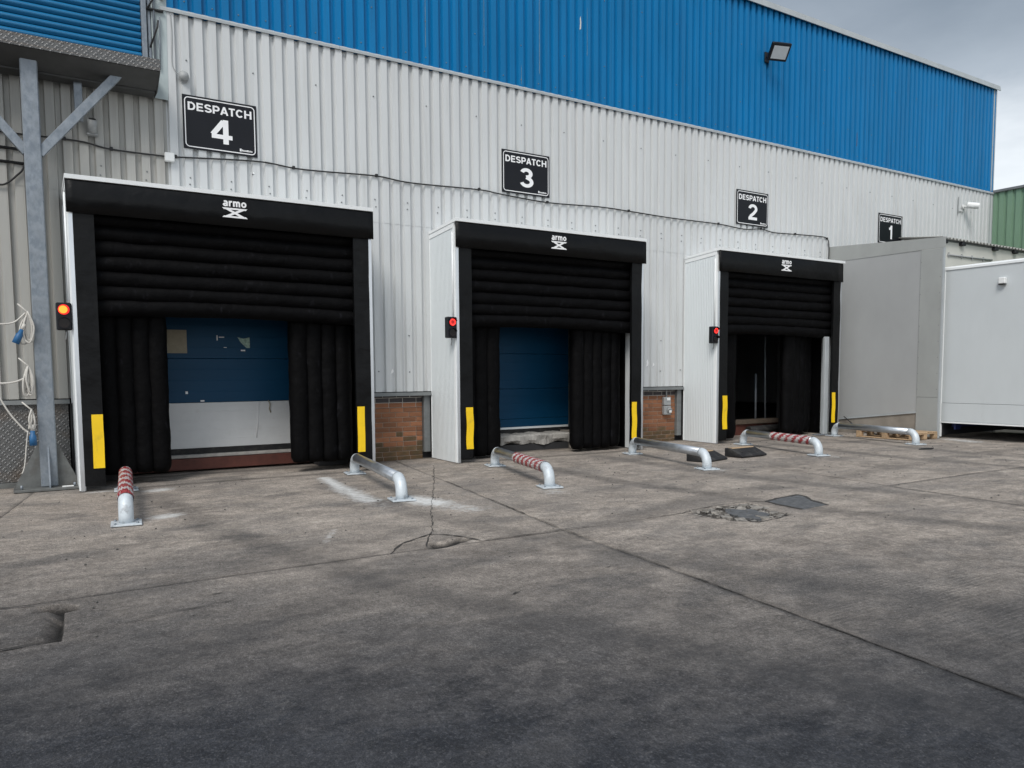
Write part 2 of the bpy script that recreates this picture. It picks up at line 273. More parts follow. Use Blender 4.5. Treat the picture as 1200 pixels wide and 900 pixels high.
rid = mth('SINE', mth('MULTIPLY', mth('ADD', sp.outputs['Y'], mth('MULTIPLY', mid, 0.06)), 165.0))
ridm = mth('MULTIPLY', rng(sp.outputs['X'], 2.0, 5.0), mth('MULTIPLY', rng(oil, 0.60, 0.45), rng(patchy, 0.40, 0.58)))
c = mixc(mth('MULTIPLY', mth('MULTIPLY', rng(rid, 0.1, 1.0), ridm), 0.16), c, (0.02, 0.021, 0.023))
l(c, b.inputs['Base Color'])
l(rng(near_shade_f, 0, 1, 0.9, 0.75), b.inputs['Roughness']); b.inputs['Specular IOR Level'].default_value = 0.3
h = mth('ADD', mth('ADD', mth('MULTIPLY', streak, 0.8), mth('MULTIPLY', fine, 0.5)), mth('MULTIPLY', mth('MULTIPLY', rid, ridm), 0.22))
bp = n('ShaderNodeBump'); bp.inputs['Distance'].default_value = 0.022; bp.inputs['Strength'].default_value = 0.75; l(h, bp.inputs['Height']); l(bp.outputs[0], b.inputs['Normal'])
MT['yard'] = m

# ------------------------------------------------------------------ mesh helpers
def link(name, me, material=None, parent=None, kind=None):
    o = bpy.data.objects.new(name, me); COL.objects.link(o)
    if material is not None and me is not None and not me.materials: me.materials.append(MT[material] if isinstance(material, str) else material)
    if parent is not None: o.parent = parent
    if kind: o['kind'] = kind
    return o

def thing(name, label, cat, loc=(0, 0, 0), group=None, rz=0.0):
    o = bpy.data.objects.new(name, None); COL.objects.link(o); o.empty_display_size = 0.2
    o.location = loc; o.rotation_euler = (0, 0, rz); o['label'] = label; o['category'] = cat
    if group: o['group'] = group
    return o

def tag(o, label, cat, group=None):
    o['label'] = label; o['category'] = cat
    if group: o['group'] = group
    return o

def pydata(name, v, f, material, parent=None, smooth=False, kind=None):
    me = bpy.data.meshes.new(name); me.from_pydata([tuple(p) for p in v], [], f); me.update()
    if smooth:
        for p in me.polygons: p.use_smooth = True
    return link(name, me, material, parent, kind)

def box_into(bm, x0, x1, y0, y1, z0, z1, bev=0.0):
    r = bmesh.ops.create_cube(bm, size=1.0)
    vs = r['verts']
    for q in vs: q.co = Vector(((x0 + x1) / 2 + q.co.x * (x1 - x0), (y0 + y1) / 2 + q.co.y * (y1 - y0), (z0 + z1) / 2 + q.co.z * (z1 - z0)))
    if bev > 0:
        es = list({e for q in vs for e in q.link_edges})
        bmesh.ops.bevel(bm, geom=es, offset=bev, segments=1, affect='EDGES', profile=0.5)

def box(name, x0, x1, y0, y1, z0, z1, material, parent=None, bev=0.004, kind=None):
    bm = bmesh.new(); box_into(bm, x0, x1, y0, y1, z0, z1, bev)
    me = bpy.data.meshes.new(name); bm.to_mesh(me); bm.free()
    return link(name, me, material, parent, kind)

def boxes(name, lst, material, parent=None, bev=0.0, kind=None):
    bm = bmesh.new()
    for a in lst: box_into(bm, *a, bev)
    me = bpy.data.meshes.new(name); bm.to_mesh(me); bm.free()
    return link(name, me, material, parent, kind)

def prism(name, pts, axis, a, bb, material, parent=None, bev=0.0):
    """polygon pts in the plane across `axis`, extruded from a to bb"""
    bm = bmesh.new()
    def P(p, w): return {'x': (w, p[0], p[1]), 'y': (p[0], w, p[1]), 'z': (p[0], p[1], w)}[axis]
    A = [bm.verts.new(P(p, a)) for p in pts]; B = [bm.verts.new(P(p, bb)) for p in pts]
    bm.faces.new(A); bm.faces.new(B[::-1])
    k = len(pts)
    for i in range(k): bm.faces.new((A[i], B[i], B[(i + 1) % k], A[(i + 1) % k]))
    bmesh.ops.recalc_face_normals(bm, faces=bm.faces)
    if bev: bmesh.ops.bevel(bm, geom=list(bm.edges), offset=bev, segments=1, affect='EDGES', profile=0.5)
    me = bpy.data.meshes.new(name); bm.to_mesh(me); bm.free()
    return link(name, me, material, parent)

def tube(name, pts, r, material, parent=None, seg=12, cap=True, rad=None):
    pts = [Vector(p) for p in pts]; V = []; F = []
    n_ = len(pts); T = []
    for i in range(n_):
        d = (pts[min(i + 1, n_ - 1)] - pts[max(i - 1, 0)]).normalized(); T.append(d)
    ref = Vector((0, 0, 1)) if abs(T[0].z) < 0.9 else Vector((1, 0, 0))
    nrm = (ref - T[0] * ref.dot(T[0])).normalized()
    for i in range(n_):
        nrm = (nrm - T[i] * nrm.dot(T[i])).normalized(); bn = T[i].cross(nrm)
        rr = rad[i] if rad else r
        for k in range(seg):
            a = 2 * math.pi * k / seg
            V.append(pts[i] + (nrm * math.cos(a) + bn * math.sin(a)) * rr)
    for i in range(n_ - 1):
        for k in range(seg):
            F.append((i * seg + k, i * seg + (k + 1) % seg, (i + 1) * seg + (k + 1) % seg, (i + 1) * seg + k))
    if cap: F.append(tuple(range(seg))[::-1]); F.append(tuple((n_ - 1) * seg + k for k in range(seg)))
    me = bpy.data.meshes.new(name); me.from_pydata([tuple(p) for p in V], [], F); me.update()
    for p in me.polygons: p.use_smooth = len(p.vertices) == 4
    return link(name, me, material, parent)

def smooth_path(pts, k=6):
    """Catmull-Rom through pts"""
    P = [Vector(p) for p in pts]; P = [P[0]] + P + [P[-1]]; o = []
    for i in range(1, len(P) - 2):
        for j in range(k):
            t_ = j / k; a, b_, c_, d_ = P[i - 1], P[i], P[i + 1], P[i + 2]
            o.append(0.5 * ((2 * b_) + (c_ - a) * t_ + (2 * a - 5 * b_ + 4 * c_ - d_) * t_ * t_ + (3 * b_ - a - 3 * c_ + d_) * t_ ** 3))
    o.append(P[-2]); return o

def disc(name, c, r, depth, axis_dir, material, parent=None, seg=20):
    c = Vector(c); d = Vector(axis_dir).normalized()
    return tube(name, [c, c + d * depth], r, material, parent, seg)

def arc(cx, cz, rx, rz, a0, a1, k=14):
    return [(cx + rx * math.cos(math.radians(a0 + (a1 - a0) * i / k)), cz + rz * math.sin(math.radians(a0 + (a1 - a0) * i / k))) for i in range(k + 1)]
# bold sans letters as centre lines in a cell of height 1; each entry: advance width, list of strokes
GL = {
 'D': (0.78, [[(0.11, 0.0), (0.11, 1.0)], [(0.11, 0.90), (0.34, 0.90)] + arc(0.34, 0.5, 0.31, 0.40, 90, -90) + [(0.11, 0.10)]]),
 'E': (0.70, [[(0.11, 0.0), (0.11, 1.0)], [(0.11, 0.90), (0.64, 0.90)], [(0.11, 0.51), (0.60, 0.51)], [(0.11, 0.10), (0.66, 0.10)]]),
 'S': (0.74, [arc(0.36, 0.71, 0.25, 0.20, 20, 180) + arc(0.36, 0.71, 0.25, 0.20, 190, 265, 8) + arc(0.37, 0.285, 0.27, 0.205, 85, 0, 8) + arc(0.37, 0.285, 0.27, 0.195, -10, -165)]),
 'P': (0.72, [[(0.11, 0.0), (0.11, 1.0)], [(0.11, 0.90), (0.40, 0.90)] + arc(0.40, 0.66, 0.21, 0.24, 90, -90) + [(0.11, 0.42)]]),
 'A': (0.74, [[(0.06, 0.0), (0.37, 1.0)], [(0.37, 1.0), (0.68, 0.0)], [(0.17, 0.29), (0.57, 0.29)]]),
 'T': (0.66, [[(0.33, 0.0), (0.33, 0.9)], [(0.02, 0.90), (0.64, 0.90)]]),
 'C': (0.78, [arc(0.39, 0.5, 0.29, 0.40, 38, 322, 26)]),
 'H': (0.78, [[(0.11, 0.0), (0.11, 1.0)], [(0.66, 0.0), (0.66, 1.0)], [(0.11, 0.52), (0.66, 0.52)]]),
 '4': (0.70, [[(0.47, 0.0), (0.47, 1.0)], [(0.41, 0.94), (0.06, 0.36)], [(0.02, 0.29), (0.68, 0.29)]]),
 '3': (0.66, [arc(0.31, 0.72, 0.21, 0.185, 165, -60, 18) + [(0.30, 0.535)], [(0.30, 0.525)] + arc(0.32, 0.29, 0.24, 0.20, 70, -165, 20)]),
 '2': (0.66, [arc(0.33, 0.70, 0.22, 0.205, 175, -30, 18) + [(0.38, 0.42), (0.20, 0.26), (0.13, 0.12)], [(0.03, 0.095), (0.62, 0.095)]]),
 '1': (0.42, [[(0.30, 0.0), (0.30, 1.0)], [(0.04, 0.74), (0.20, 0.765), (0.29, 0.93)]]),
 'a': (0.60, [[(0.46, 0.0), (0.46, 0.44)] + arc(0.28, 0.44, 0.18, 0.17, 0, 150, 10), arc(0.26, 0.19, 0.19, 0.13, 60, 360, 16)]),
 'r': (0.44, [[(0.11, 0.0), (0.11, 0.68)], [(0.11, 0.34), (0.18, 0.54), (0.30, 0.60), (0.42, 0.60)]]),
 'm': (0.92, [[(0.11, 0.0), (0.11, 0.68)], [(0.11, 0.40)] + arc(0.29, 0.42, 0.16, 0.18, 170, 0, 8) + [(0.45, 0.0)], [(0.45, 0.40)] + arc(0.62, 0.42, 0.16, 0.18, 170, 0, 8) + [(0.78, 0.0)]]),
 'o': (0.66, [arc(0.33, 0.33, 0.22, 0.25, 0, 360, 24)]),
}
def text(name, s, x0, x1, z0, z1, y, material, parent=None, bold=0.19):
    """lettering of flat strokes standing in the XZ plane, facing -Y, fitted to the rectangle"""
    V = []; F = []; cx = 0.0; layer = 0
    for ch in s:
        adv, strokes = GL[ch]
        for st in strokes:
            pts = [Vector((cx + p[0], p[1])) for p in st]; n0 = len(V); k = len(pts); layer += 1
            closed = (pts[0] - pts[-1]).length < 1e-4
            for i, p in enumerate(pts):
                d0 = (p - pts[i - 1]).normalized() if i else ((p - pts[-2]).normalized() if closed else (pts[1] - p).normalized())
                d1 = (pts[i + 1] - p).normalized() if i < k - 1 else ((pts[1] - p).normalized() if closed else d0)
                n0_, n1_ = Vector((-d0.y, d0.x)), Vector((-d1.y, d1.x)); m_ = (n0_ + n1_)
                m_ = m_.normalized() if m_.length > 1e-3 else n0_
                w_ = bold / 2 / max(0.6, m_.dot(n0_))
                for sg in (1, -1): V.append((p.x + sg * m_.x * w_, y - 0.00025 * (layer % 5), p.y + sg * m_.y * w_))
            for i in range(k - 1): F.append((n0 + 2 * i, n0 + 2 * i + 1, n0 + 2 * i + 3, n0 + 2 * i + 2))
        cx += adv + 0.06
    ax = [v[0] for v in V]; az = [v[2] for v in V]; lx, hx, lz, hz = min(ax), max(ax), min(az), max(az)
    V = [(x0 + (v[0] - lx) / (hx - lx) * (x1 - x0), v[1], z0 + (v[2] - lz) / (hz - lz) * (z1 - z0)) for v in V]
    return pydata(name, V, F, material, parent)

# ------------------------------------------------------------------ ground: joints, cracks, slabs
def joint_x(y, k=0):
    b0 = 3.83 + (0.165 if y > -5.68 else 0.12) * (y + 5.68)
    return b0 + 4.62 * k

BIG_HOLE = [(0.037, -5.784), (0.123, -5.78), (0.214, -5.88), (0.217, -5.981), (0.14, -6.007), (0.12, -6.104), (0.074, -6.001), (0.052, -5.892)]
WEDGE = [(0.14, -5.983), (0.126, -6.309), (0.105, -6.54), (-0.03, -6.515), (0.015, -6.363), (0.073, -6.253), (0.098, -6.078)]
CHIP = [(2.545, -5.72), (2.60, -5.58), (2.68, -5.50), (2.72, -5.60), (2.82, -5.53), (2.93, -5.48), (3.0, -5.58), (2.88, -5.66), (2.74, -5.72), (2.63, -5.755)]
BREAK = [(5.244, -5.709), (5.463, -5.636), (5.828, -5.59), (6.119, -5.604), (6.174, -5.826), (6.012, -6.064), (6.033, -6.244), (6.013, -6.336), (5.792, -6.342), (5.663, -6.305), (5.427, -6.39), (5.39, -6.269), (5.333, -6.182), (5.294, -6.056), (5.229, -5.91)]
TYRE = [([(1.2, -1.6), (1.35, -4.0), (1.9, -6.5), (3.1, -9.5)], .13, .55), ([(3.0, -1.9), (3.1, -4.2), (3.7, -6.8), (5.0, -9.8)], .13, .5), ([(6.2, -1.4), (6.1, -4.0), (6.5, -6.5), (7.6, -9.5)], .14, .6),
        ([(7.7, -1.3), (7.6, -4.0), (8.1, -6.5), (9.3, -9.5)], .14, .5), ([(11.6, -1.5), (11.3, -4.2), (11.6, -7.0), (13.0, -10)], .14, .55), ([(13.1, -1.5), (12.8, -4.2), (13.1, -7.0), (14.5, -10)], .14, .5), ([(-0.6, -7.6), (2.0, -6.4), (6.0, -5.2), (11, -4.6), (16, -4.4)], .16, .35), ([(-0.6, -6.3), (2.0, -5.1), (6.0, -4.0), (11, -3.6)], .12, .3)]
DUST = [((3.22, -1.30), (3.09, -2.3), .10, .95), ((3.09, -2.3), (3.03, -3.3), .15, .85), ((3.03, -3.3), (3.0, -3.8), .22, .4), ((3.44, -3.42), (3.54, -3.85), .20, 1.0), ((3.52, -3.8), (3.66, -4.35), .22, .62),
        ((1.22, -1.25), (1.32, -1.2), .15, .8), ((1.04, -3.1), (1.14, -3.05), .14, .8), ((0.86, -3.25), (0.9, -3.2), .2, .4), ((5.10, -3.66), (4.95, -3.95), .2, .5), ((5.65, -1.47), (5.8, -1.6), .18, .5),
        ((7.82, -3.5), (7.9, -3.62), .2, .5), ((8.3, -1.4), (8.2, -1.5), .17, .5), ((10.5, -3.27), (10.6, -3.4), .25, .5), ((15.1, -2.8), (14.9, -3.3), .22, .75), ((13.45, -3.1), (13.6, -3.2), .18, .4),
        ((13.2, -1.2), (13.5, -2.2), .12, .3), ((0.62, -0.95), (0.75, -0.97), .1, .7), ((5.5, -1.0), (5.9, -1.3), .12, .35), ((3.7, -1.15), (3.75, -1.2), .2, .4), ((2.2, -4.6), (1.95, -5.1), .05, .5)]

def seg_dist(X, Y, a, b_):
    ax, ay = a; dx, dy = b_[0] - ax, b_[1] - ay; L2 = dx * dx + dy * dy + 1e-9
    t_ = np.clip(((X - ax) * dx + (Y - ay) * dy) / L2, 0, 1)
    return np.hypot(X - ax - t_ * dx, Y - ay - t_ * dy)

def in_poly(X, Y, poly):
    ins = np.zeros(X.shape, bool); k = len(poly)
    for i in range(k):
        (x1, y1), (x2, y2) = poly[i], poly[(i + 1) % k]
        c_ = ((y1 > Y) != (y2 > Y)) & (X < (x2 - x1) * (Y - y1) / (y2 - y1 + 1e-12) + x1)
        ins ^= c_
    return ins

def poly_depth(X, Y, poly, w):
    dd = np.full(X.shape, 9.0); k = len(poly)
    for i in range(k): dd = np.minimum(dd, seg_dist(X, Y, poly[i], poly[(i + 1) % k]))
    return np.where(in_poly(X, Y, poly), np.clip(dd / w, 0, 1), 0)

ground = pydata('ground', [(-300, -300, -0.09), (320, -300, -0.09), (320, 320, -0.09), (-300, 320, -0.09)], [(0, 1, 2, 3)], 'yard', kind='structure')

def lines(a, b_, coarse, fines):
    """grid lines from a to b_, refined inside the intervals in fines"""
    o = [a]; x_ = a
    while x_ < b_ - 1e-6:
        s = coarse
        for f0, f1, fs in fines:
            if f0 - coarse <= x_ < f1: s = min(s, fs)
        x_ = min(b_, x_ + s); o.append(x_)
    if len(o) > 2 and o[-1] - o[-2] < 0.3 * (o[-2] - o[-3]): o.pop(-2)
    return np.array(o)

rs = np.random.RandomState(3)
SHELTER_X = (0.498, 5.379, 10.749)
def slab(k, y0, y1, fx=(), fy=()):
    g = 0.0007 if k in (-1, 0) else 0.0005
    cs = 0.05 if (y1 > 0 and k in (-1, 0)) else 0.08
    ys = lines(y0 + g, y1 - g, cs, fy)
    ym = (y0 + y1) / 2
    us = lines(joint_x(ym, k), joint_x(ym, k + 1), cs, fx); us = (us - us[0]) / (us[-1] - us[0])
    Y, U = np.meshgrid(ys, us, indexing='ij')
    JX = np.vectorize(joint_x)
    XL = JX(Y, k) + g; XR = JX(Y, k + 1) - g
    X = XL + (XR - XL) * U
    jit = rs.normal(0, 0.0015 if k in (-1, 0) else 0.0005, Y.shape)
    X[:, 0] += np.abs(jit[:, 0]); X[:, -1] -= np.abs(jit[:, -1]); Y[0, :] += np.abs(jit[0, :]); Y[-1, :] -= np.abs(jit[-1, :])
    Zc = 0.004 * np.sin(X * 1.3 + k) * np.cos(Y * 1.1) - 0.004
    gr = np.zeros(X.shape)
    for poly, w, dep in ((BIG_HOLE, 0.010, 0.05), (WEDGE, 0.010, 0.05), (CHIP, 0.02, 0.03), (BREAK, 0.05, 0.022)):
        d_ = poly_depth(X, Y, poly, w); Zc -= dep * d_; gr = np.maximum(gr, d_ * (0.95 if poly is not BREAK else 0.8))
    if len(fx):   # break-up noise only matters in the fine slabs
        br = poly_depth(X, Y, BREAK, 0.08)
        Zc += br * rs.normal(0, 0.012, X.shape)
    du = np.zeros(X.shape)
    for a, bb, r_, s_ in DUST:
        du = np.maximum(du, s_ * np.clip(1.2 - seg_dist(X, Y, a, bb) / (1.45 * r_), 0, 1))
    tyr = np.zeros(X.shape)
    for path, r_, s_ in TYRE:
        for i in range(len(path) - 1): tyr = np.maximum(tyr, s_ * np.clip(1.6 - seg_dist(X, Y, path[i], path[i + 1]) / r_, 0, 1))
    for sx in SHELTER_X:                        # contact shadow painted dark along the foot of the shelters and the wall
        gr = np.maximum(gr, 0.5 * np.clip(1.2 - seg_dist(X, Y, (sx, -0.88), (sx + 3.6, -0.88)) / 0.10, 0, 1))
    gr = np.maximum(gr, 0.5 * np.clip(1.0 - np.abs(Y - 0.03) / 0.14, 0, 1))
    edge = np.minimum(np.minimum(Y - ys[0], ys[-1] - Y), np.minimum(X - XL, XR - X))
    gr = np.maximum(gr, (0.14 if k in (-1, 0) else 0.05) * np.clip(1 - edge / 0.03, 0, 1))
    ny, nx = X.shape
    V = np.stack([X, Y, Zc], -1).reshape(-1, 3)
    idx = np.arange(ny * nx).reshape(ny, nx)
    F = np.stack([idx[:-1, :-1], idx[:-1, 1:], idx[1:, 1:], idx[1:, :-1]], -1).reshape(-1, 4).tolist()
    rim = np.concatenate([idx[0, :], idx[1:, -1], idx[-1, -2::-1], idx[-2:0:-1, 0]])
    base = len(V); low = V[rim].copy(); low[:, 2] = -0.085
    V = np.concatenate([V, low]); kk = len(rim)
    F += [(int(rim[(i + 1) % kk]), int(rim[i]), base + i, base + (i + 1) % kk) for i in range(kk)]
    me = bpy.data.meshes.new('concrete_slab'); me.from_pydata(V.tolist(), [], F); me.update()
    for nm, arr in (('dust', du), ('grime_shade', gr), ('tyre', tyr)):
        a = me.attributes.new(nm, 'FLOAT', 'POINT'); full = np.zeros(len(V), np.float32); full[:ny * nx] = arr.reshape(-1); full[ny * nx:] = 0.6 if nm == 'grime_shade' else 0
        a.data.foreach_set('value', full)
    for p in me.polygons[:(ny - 1) * (nx - 1)]: p.use_smooth = True
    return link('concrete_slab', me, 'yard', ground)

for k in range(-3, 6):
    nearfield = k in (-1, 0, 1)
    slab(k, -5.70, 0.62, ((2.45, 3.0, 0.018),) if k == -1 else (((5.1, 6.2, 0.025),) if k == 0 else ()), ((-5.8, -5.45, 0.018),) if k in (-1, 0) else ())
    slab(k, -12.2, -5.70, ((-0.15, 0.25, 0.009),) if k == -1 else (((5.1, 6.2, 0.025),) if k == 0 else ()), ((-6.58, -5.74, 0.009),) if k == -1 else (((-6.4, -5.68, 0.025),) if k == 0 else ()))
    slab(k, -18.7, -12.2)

def ribbon(name, pts, w, parent, z=0.003, wob=0.012, mat_='crack', step=0.05):
    """a thin irregular crack line lying on the slabs"""
    P = []
    for i in range(len(pts) - 1):
        a, b_ = Vector((*pts[i], 0)), Vector((*pts[i + 1], 0)); m_ = max(1, int((b_ - a).length / step))
        for j in range(m_): P.append(a.lerp(b_, j / m_))
    P.append(Vector((*pts[-1], 0)))
    V = []; F = []
    for i, p in enumerate(P):
        d_ = (P[min(i + 1, len(P) - 1)] - P[max(i - 1, 0)]).normalized(); nn_ = Vector((-d_.y, d_.x, 0))
        ww = w * (0.35 + 1.1 * random.random() ** 2) * (0.25 if i in (0, len(P) - 1) else 1)
        o = nn_ * random.uniform(-wob, wob)
        V += [p + o + nn_ * ww + Vector((0, 0, z)), p + o - nn_ * ww + Vector((0, 0, z))]
        if i: F.append((2 * i - 2, 2 * i - 1, 2 * i + 1, 2 * i))
    return pydata(name, V, F, mat_, parent)

ribbon('crack', [(4.98, -0.90), (4.2, -2.47), (3.6, -3.65), (3.26, -4.31), (2.86, -5.15)], 0.0045, ground)
ribbon('crack', [(2.23, -5.73), (2.34, -5.58), (2.46, -5.44), (2.66, -5.32), (2.80, -5.24), (2.89, -5.34), (2.98, -5.49), (3.02, -5.70)], 0.011, ground, wob=0.006)
ribbon('crack', [(2.86, -5.15), (2.74, -5.32), (2.65, -5.48), (2.56, -5.66)], 0.009, ground, wob=0.005)
ribbon('crack', [(3.02, -5.705), (3.6, -5.70), (3.85, -5.69), (4.1, -5.70)], 0.008, ground, wob=0.004)
random.seed(17)
for y0_, y1_ in ((-2.45, -3.1), (-3.25, -3.6), (-3.9, -4.9), (-5.05, -5.6), (-5.72, -6.0), (-6.5, -7.2), (-7.25, -7.9), (-7.98, -8.3), (-8.4, -9.1), (-9.15, -9.7)):
    pts_ = [(joint_x(y0_ + (y1_ - y0_) * q / 4) + random.uniform(-.006, .006), y0_ + (y1_ - y0_) * q / 4) for q in range(5)]
    ribbon('crack', pts_, random.uniform(0.003, 0.0065), ground, wob=0.004)
ribbon('crack', [(-0.45, -5.66), (-0.2, -5.71), (0.04, -5.785)], 0.007, ground, wob=0.006)
ribbon('crack', [(-0.45, -6.52), (-0.2, -6.55), (-0.02, -6.53)], 0.009, ground, wob=0.007)
ribbon('crack', [(-0.3, -6.54), (-0.01, -6.55), (0.09, -6.53), (0.6, -6.35), (1.0, -6.3)], 0.004, ground, wob=0.006)
ribbon('crack', [(-0.3, -5.70), (0.2, -5.72), (1.0, -5.71), (1.8, -5.73), (2.25, -5.71)], 0.0022, ground, wob=0.005)
ribbon('crack', [(5.16, -5.72), (5.46, -5.62), (5.83, -5.575), (6.12, -5.59), (6.36, -5.69)], 0.010, ground, wob=0.01)
ribbon('crack', [(6.02, -6.24), (5.8, -6.35), (5.43, -6.40), (5.33, -6.2)], 0.008, ground, wob=0.01)
ribbon('crack', [(4.75, -5.70), (5.0, -5.71), (5.25, -5.70)], 0.006, ground, wob=0.006)
ribbon('crack', [(8.30, -5.60), (8.33, -5.9), (8.36, -6.3), (8.3, -6.6)], 0.005, ground, wob=0.006)
for cx_, cy_ in ((7.9, -7.4), (5.3, -4.4), (9.6, -4.1), (1.2, -7.2), (2.4, -7.1), (4.6, -4.7), (3.3, -6.9), (11.8, -5.2), (6.0, -4.8), (0.9, -6.1), (8.6, -4.5), (7.0, -4.9)):
    ln = random.uniform(0.08, 0.2)
    ribbon('crack', [(cx_, cy_), (cx_ + ln, cy_ + random.uniform(-0.03, 0.03))], 0.006, ground, wob=0.006, step=0.03)

# patched drain cover beside the broken concrete
patch = thing('drain_cover', 'square dark asphalt drain patch sunk in the yard beside broken concrete', 'drain cover', (6.66, -5.94, 0))
CV = [(6.358, -5.704), (6.50, -5.668), (6.632, -5.629), (6.82, -5.618), (6.988, -5.597), (6.959, -5.716), (6.86, -5.83), (6.785, -5.931), (6.74, -6.06), (6.685, -6.174), (6.56, -6.165), (6.431, -6.178), (6.284, -6.193), (6.301, -6.031), (6.32, -5.86)]
random.seed(5)
prism('cover_plate', [(a - 6.66 + random.uniform(-.012, .012), bb + 5.94 + random.uniform(-.012, .012)) for a, bb in CV], 'z', -0.02, 0.003, 'asphalt', patch, 0.002)
for i in range(len(CV)):
    a, bb = CV[i], CV[(i + 1) % len(CV)]
    if i in (9, 10, 11): continue
    L_ = math.hypot(bb[0] - a[0], bb[1] - a[1]); w_ = random.uniform(0.008, 0.026); nx_, ny_ = -(bb[1] - a[1]) / L_ * w_, (bb[0] - a[0]) / L_ * w_
    prism('rim', [(a[0] - 6.66 - nx_, a[1] + 5.94 - ny_), (bb[0] - 6.66 - nx_ * .6, bb[1] + 5.94 - ny_ * .6), (bb[0] - 6.66 + nx_, bb[1] + 5.94 + ny_), (a[0] - 6.66 + nx_ * .7, a[1] + 5.94 + ny_ * .7)], 'z', -0.02, 0.0042 + 0.0006 * (i % 4), 'crack', patch)
broken = prism('sunken_plate', [(5.715, -5.75), (5.918, -5.888), (5.854, -6.175), (5.60, -6.28), (5.505, -6.148), (5.575, -5.879)], 'z', -0.03, -0.002, 'asphalt', None, 0.004)
tag(broken, 'dark sunken plate amid the broken concrete of the yard', 'plate')
bm = bmesh.new(); random.seed(11)
for i in range(230):
    x_, y_ = random.uniform(5.2, 6.2), random.uniform(-6.42, -5.56)
    if not in_poly(np.array([x_]), np.array([y_]), BREAK)[0]: continue
    if in_poly(np.array([x_]), np.array([y_]), [(5.70, -5.80), (5.88, -5.90), (5.82, -6.15), (5.60, -6.24), (5.55, -6.1), (5.60, -5.9)])[0] and random.random() < 0.85: continue
    s_ = random.uniform(0.008, 0.03) if random.random() < 0.75 else random.uniform(0.03, 0.055)
    r_ = bmesh.ops.create_cube(bm, size=s_ * 1.5)
    rot = Matrix.Rotation(random.uniform(0, 3), 3, 'Z') @ Matrix.Rotation(random.uniform(-.35, .35), 3, 'X')
    for q in r_['verts']:
        q.co = rot @ Vector((q.co.x * random.uniform(.7, 1.5), q.co.y * random.uniform(.6, 1.2), q.co.z * 0.35)) + Vector((x_, y_, -0.016 + s_ * 0.1))
me = bpy.data.meshes.new('loose_rubble'); bm.to_mesh(me); bm.free()
o = link('loose_rubble', me, 'rubble', None, 'stuff'); tag(o, 'loose concrete rubble lying in the broken patch of the yard', 'rubble')
# small grit scattered over the yard
bm = bmesh.new()
for i in range(420):
    y_ = -0.9 - 6.0 * random.random() ** 1.2; x_ = random.uniform(-0.5, 15)
    s_ = random.uniform(0.004, 0.011)
    bmesh.ops.create_icosphere(bm, subdivisions=1, radius=s_, matrix=Matrix.Translation((x_, y_, 0.002)) @ Matrix.Diagonal((1, random.uniform(.6, 1.3), .7, 1)))
me = bpy.data.meshes.new('grit'); bm.to_mesh(me); bm.free()
o = link('grit', me, 'grit', None, 'stuff'); tag(o, 'fine grit scattered across the concrete yard', 'grit')

# ------------------------------------------------------------------ warehouse
P = 0.1705                      # cladding rib pitch
G0 = 1.861                      # x of one groove
XC = 21.72                      # right-hand corner
ZF, ZR = 5.944, 8.60            # blue cladding starts, roof edge
ZB = 1.05                       # bottom of cladding
SH = {4: 0.498, 3: 5.379, 2: 10.749}       # left edges of the dock shelters
SW, SHT, SD = 3.6, 3.486, 0.872
OPEN = {4: (SH[4] + 0.50, SH[4] + 3.10), 3: (SH[3] + 0.50, SH[3] + 3.02), 2: (SH[2] + 0.50, SH[2] + 3.10)}
wh = thing('warehouse', 'long warehouse clad in ribbed grey sheet below and blue sheet above', 'building', (0, 0, 0))

def profile(x):
    """distance the cladding stands proud of its valleys"""
    u = ((x - G0) / P) % 1.0; u = min(u, 1 - u) * P
    return 0.0 if u < 0.024 else (0.046 if u > 0.038 else 0.046 * (u - 0.024) / 0.014)

def sheet(name, xa, xb, z0, z1, y, material, parent, cut=None):
    xs = [xa]
    k = math.floor((xa - G0) / P) - 1
    while G0 + k * P < xb + P:
        for o_ in (-0.038, -0.024, 0.024, 0.038):
            q = G0 + k * P + o_
            if xa + 1e-4 < q < xb - 1e-4: xs.append(q)
        k += 1
    if cut:
        for q in cut[:2]:
            if xa < q < xb: xs.append(q)
    xs = sorted(set(xs + [xb])); V = []; F = []
    for i in range(len(xs) - 1):
        a, bb = xs[i], xs[i + 1]; zb = z0
        if cut and cut[0] - 1e-4 <= a and bb <= cut[1] + 1e-4: zb = cut[2]
        ya, yb = y - profile(a), y - profile(bb); n_ = len(V)
        V += [(a, ya, zb), (bb, yb, zb), (bb, yb, z1), (a, ya, z1)]; F.append((n_, n_ + 1, n_ + 2, n_ + 3))
    bm = bmesh.new(); me = bpy.data.meshes.new(name); me.from_pydata(V, [], F); bm.from_mesh(me)
    bmesh.ops.remove_doubles(bm, verts=bm.verts, dist=1e-5); bm.to_mesh(me); bm.free()
    return link(name, me, material, parent)

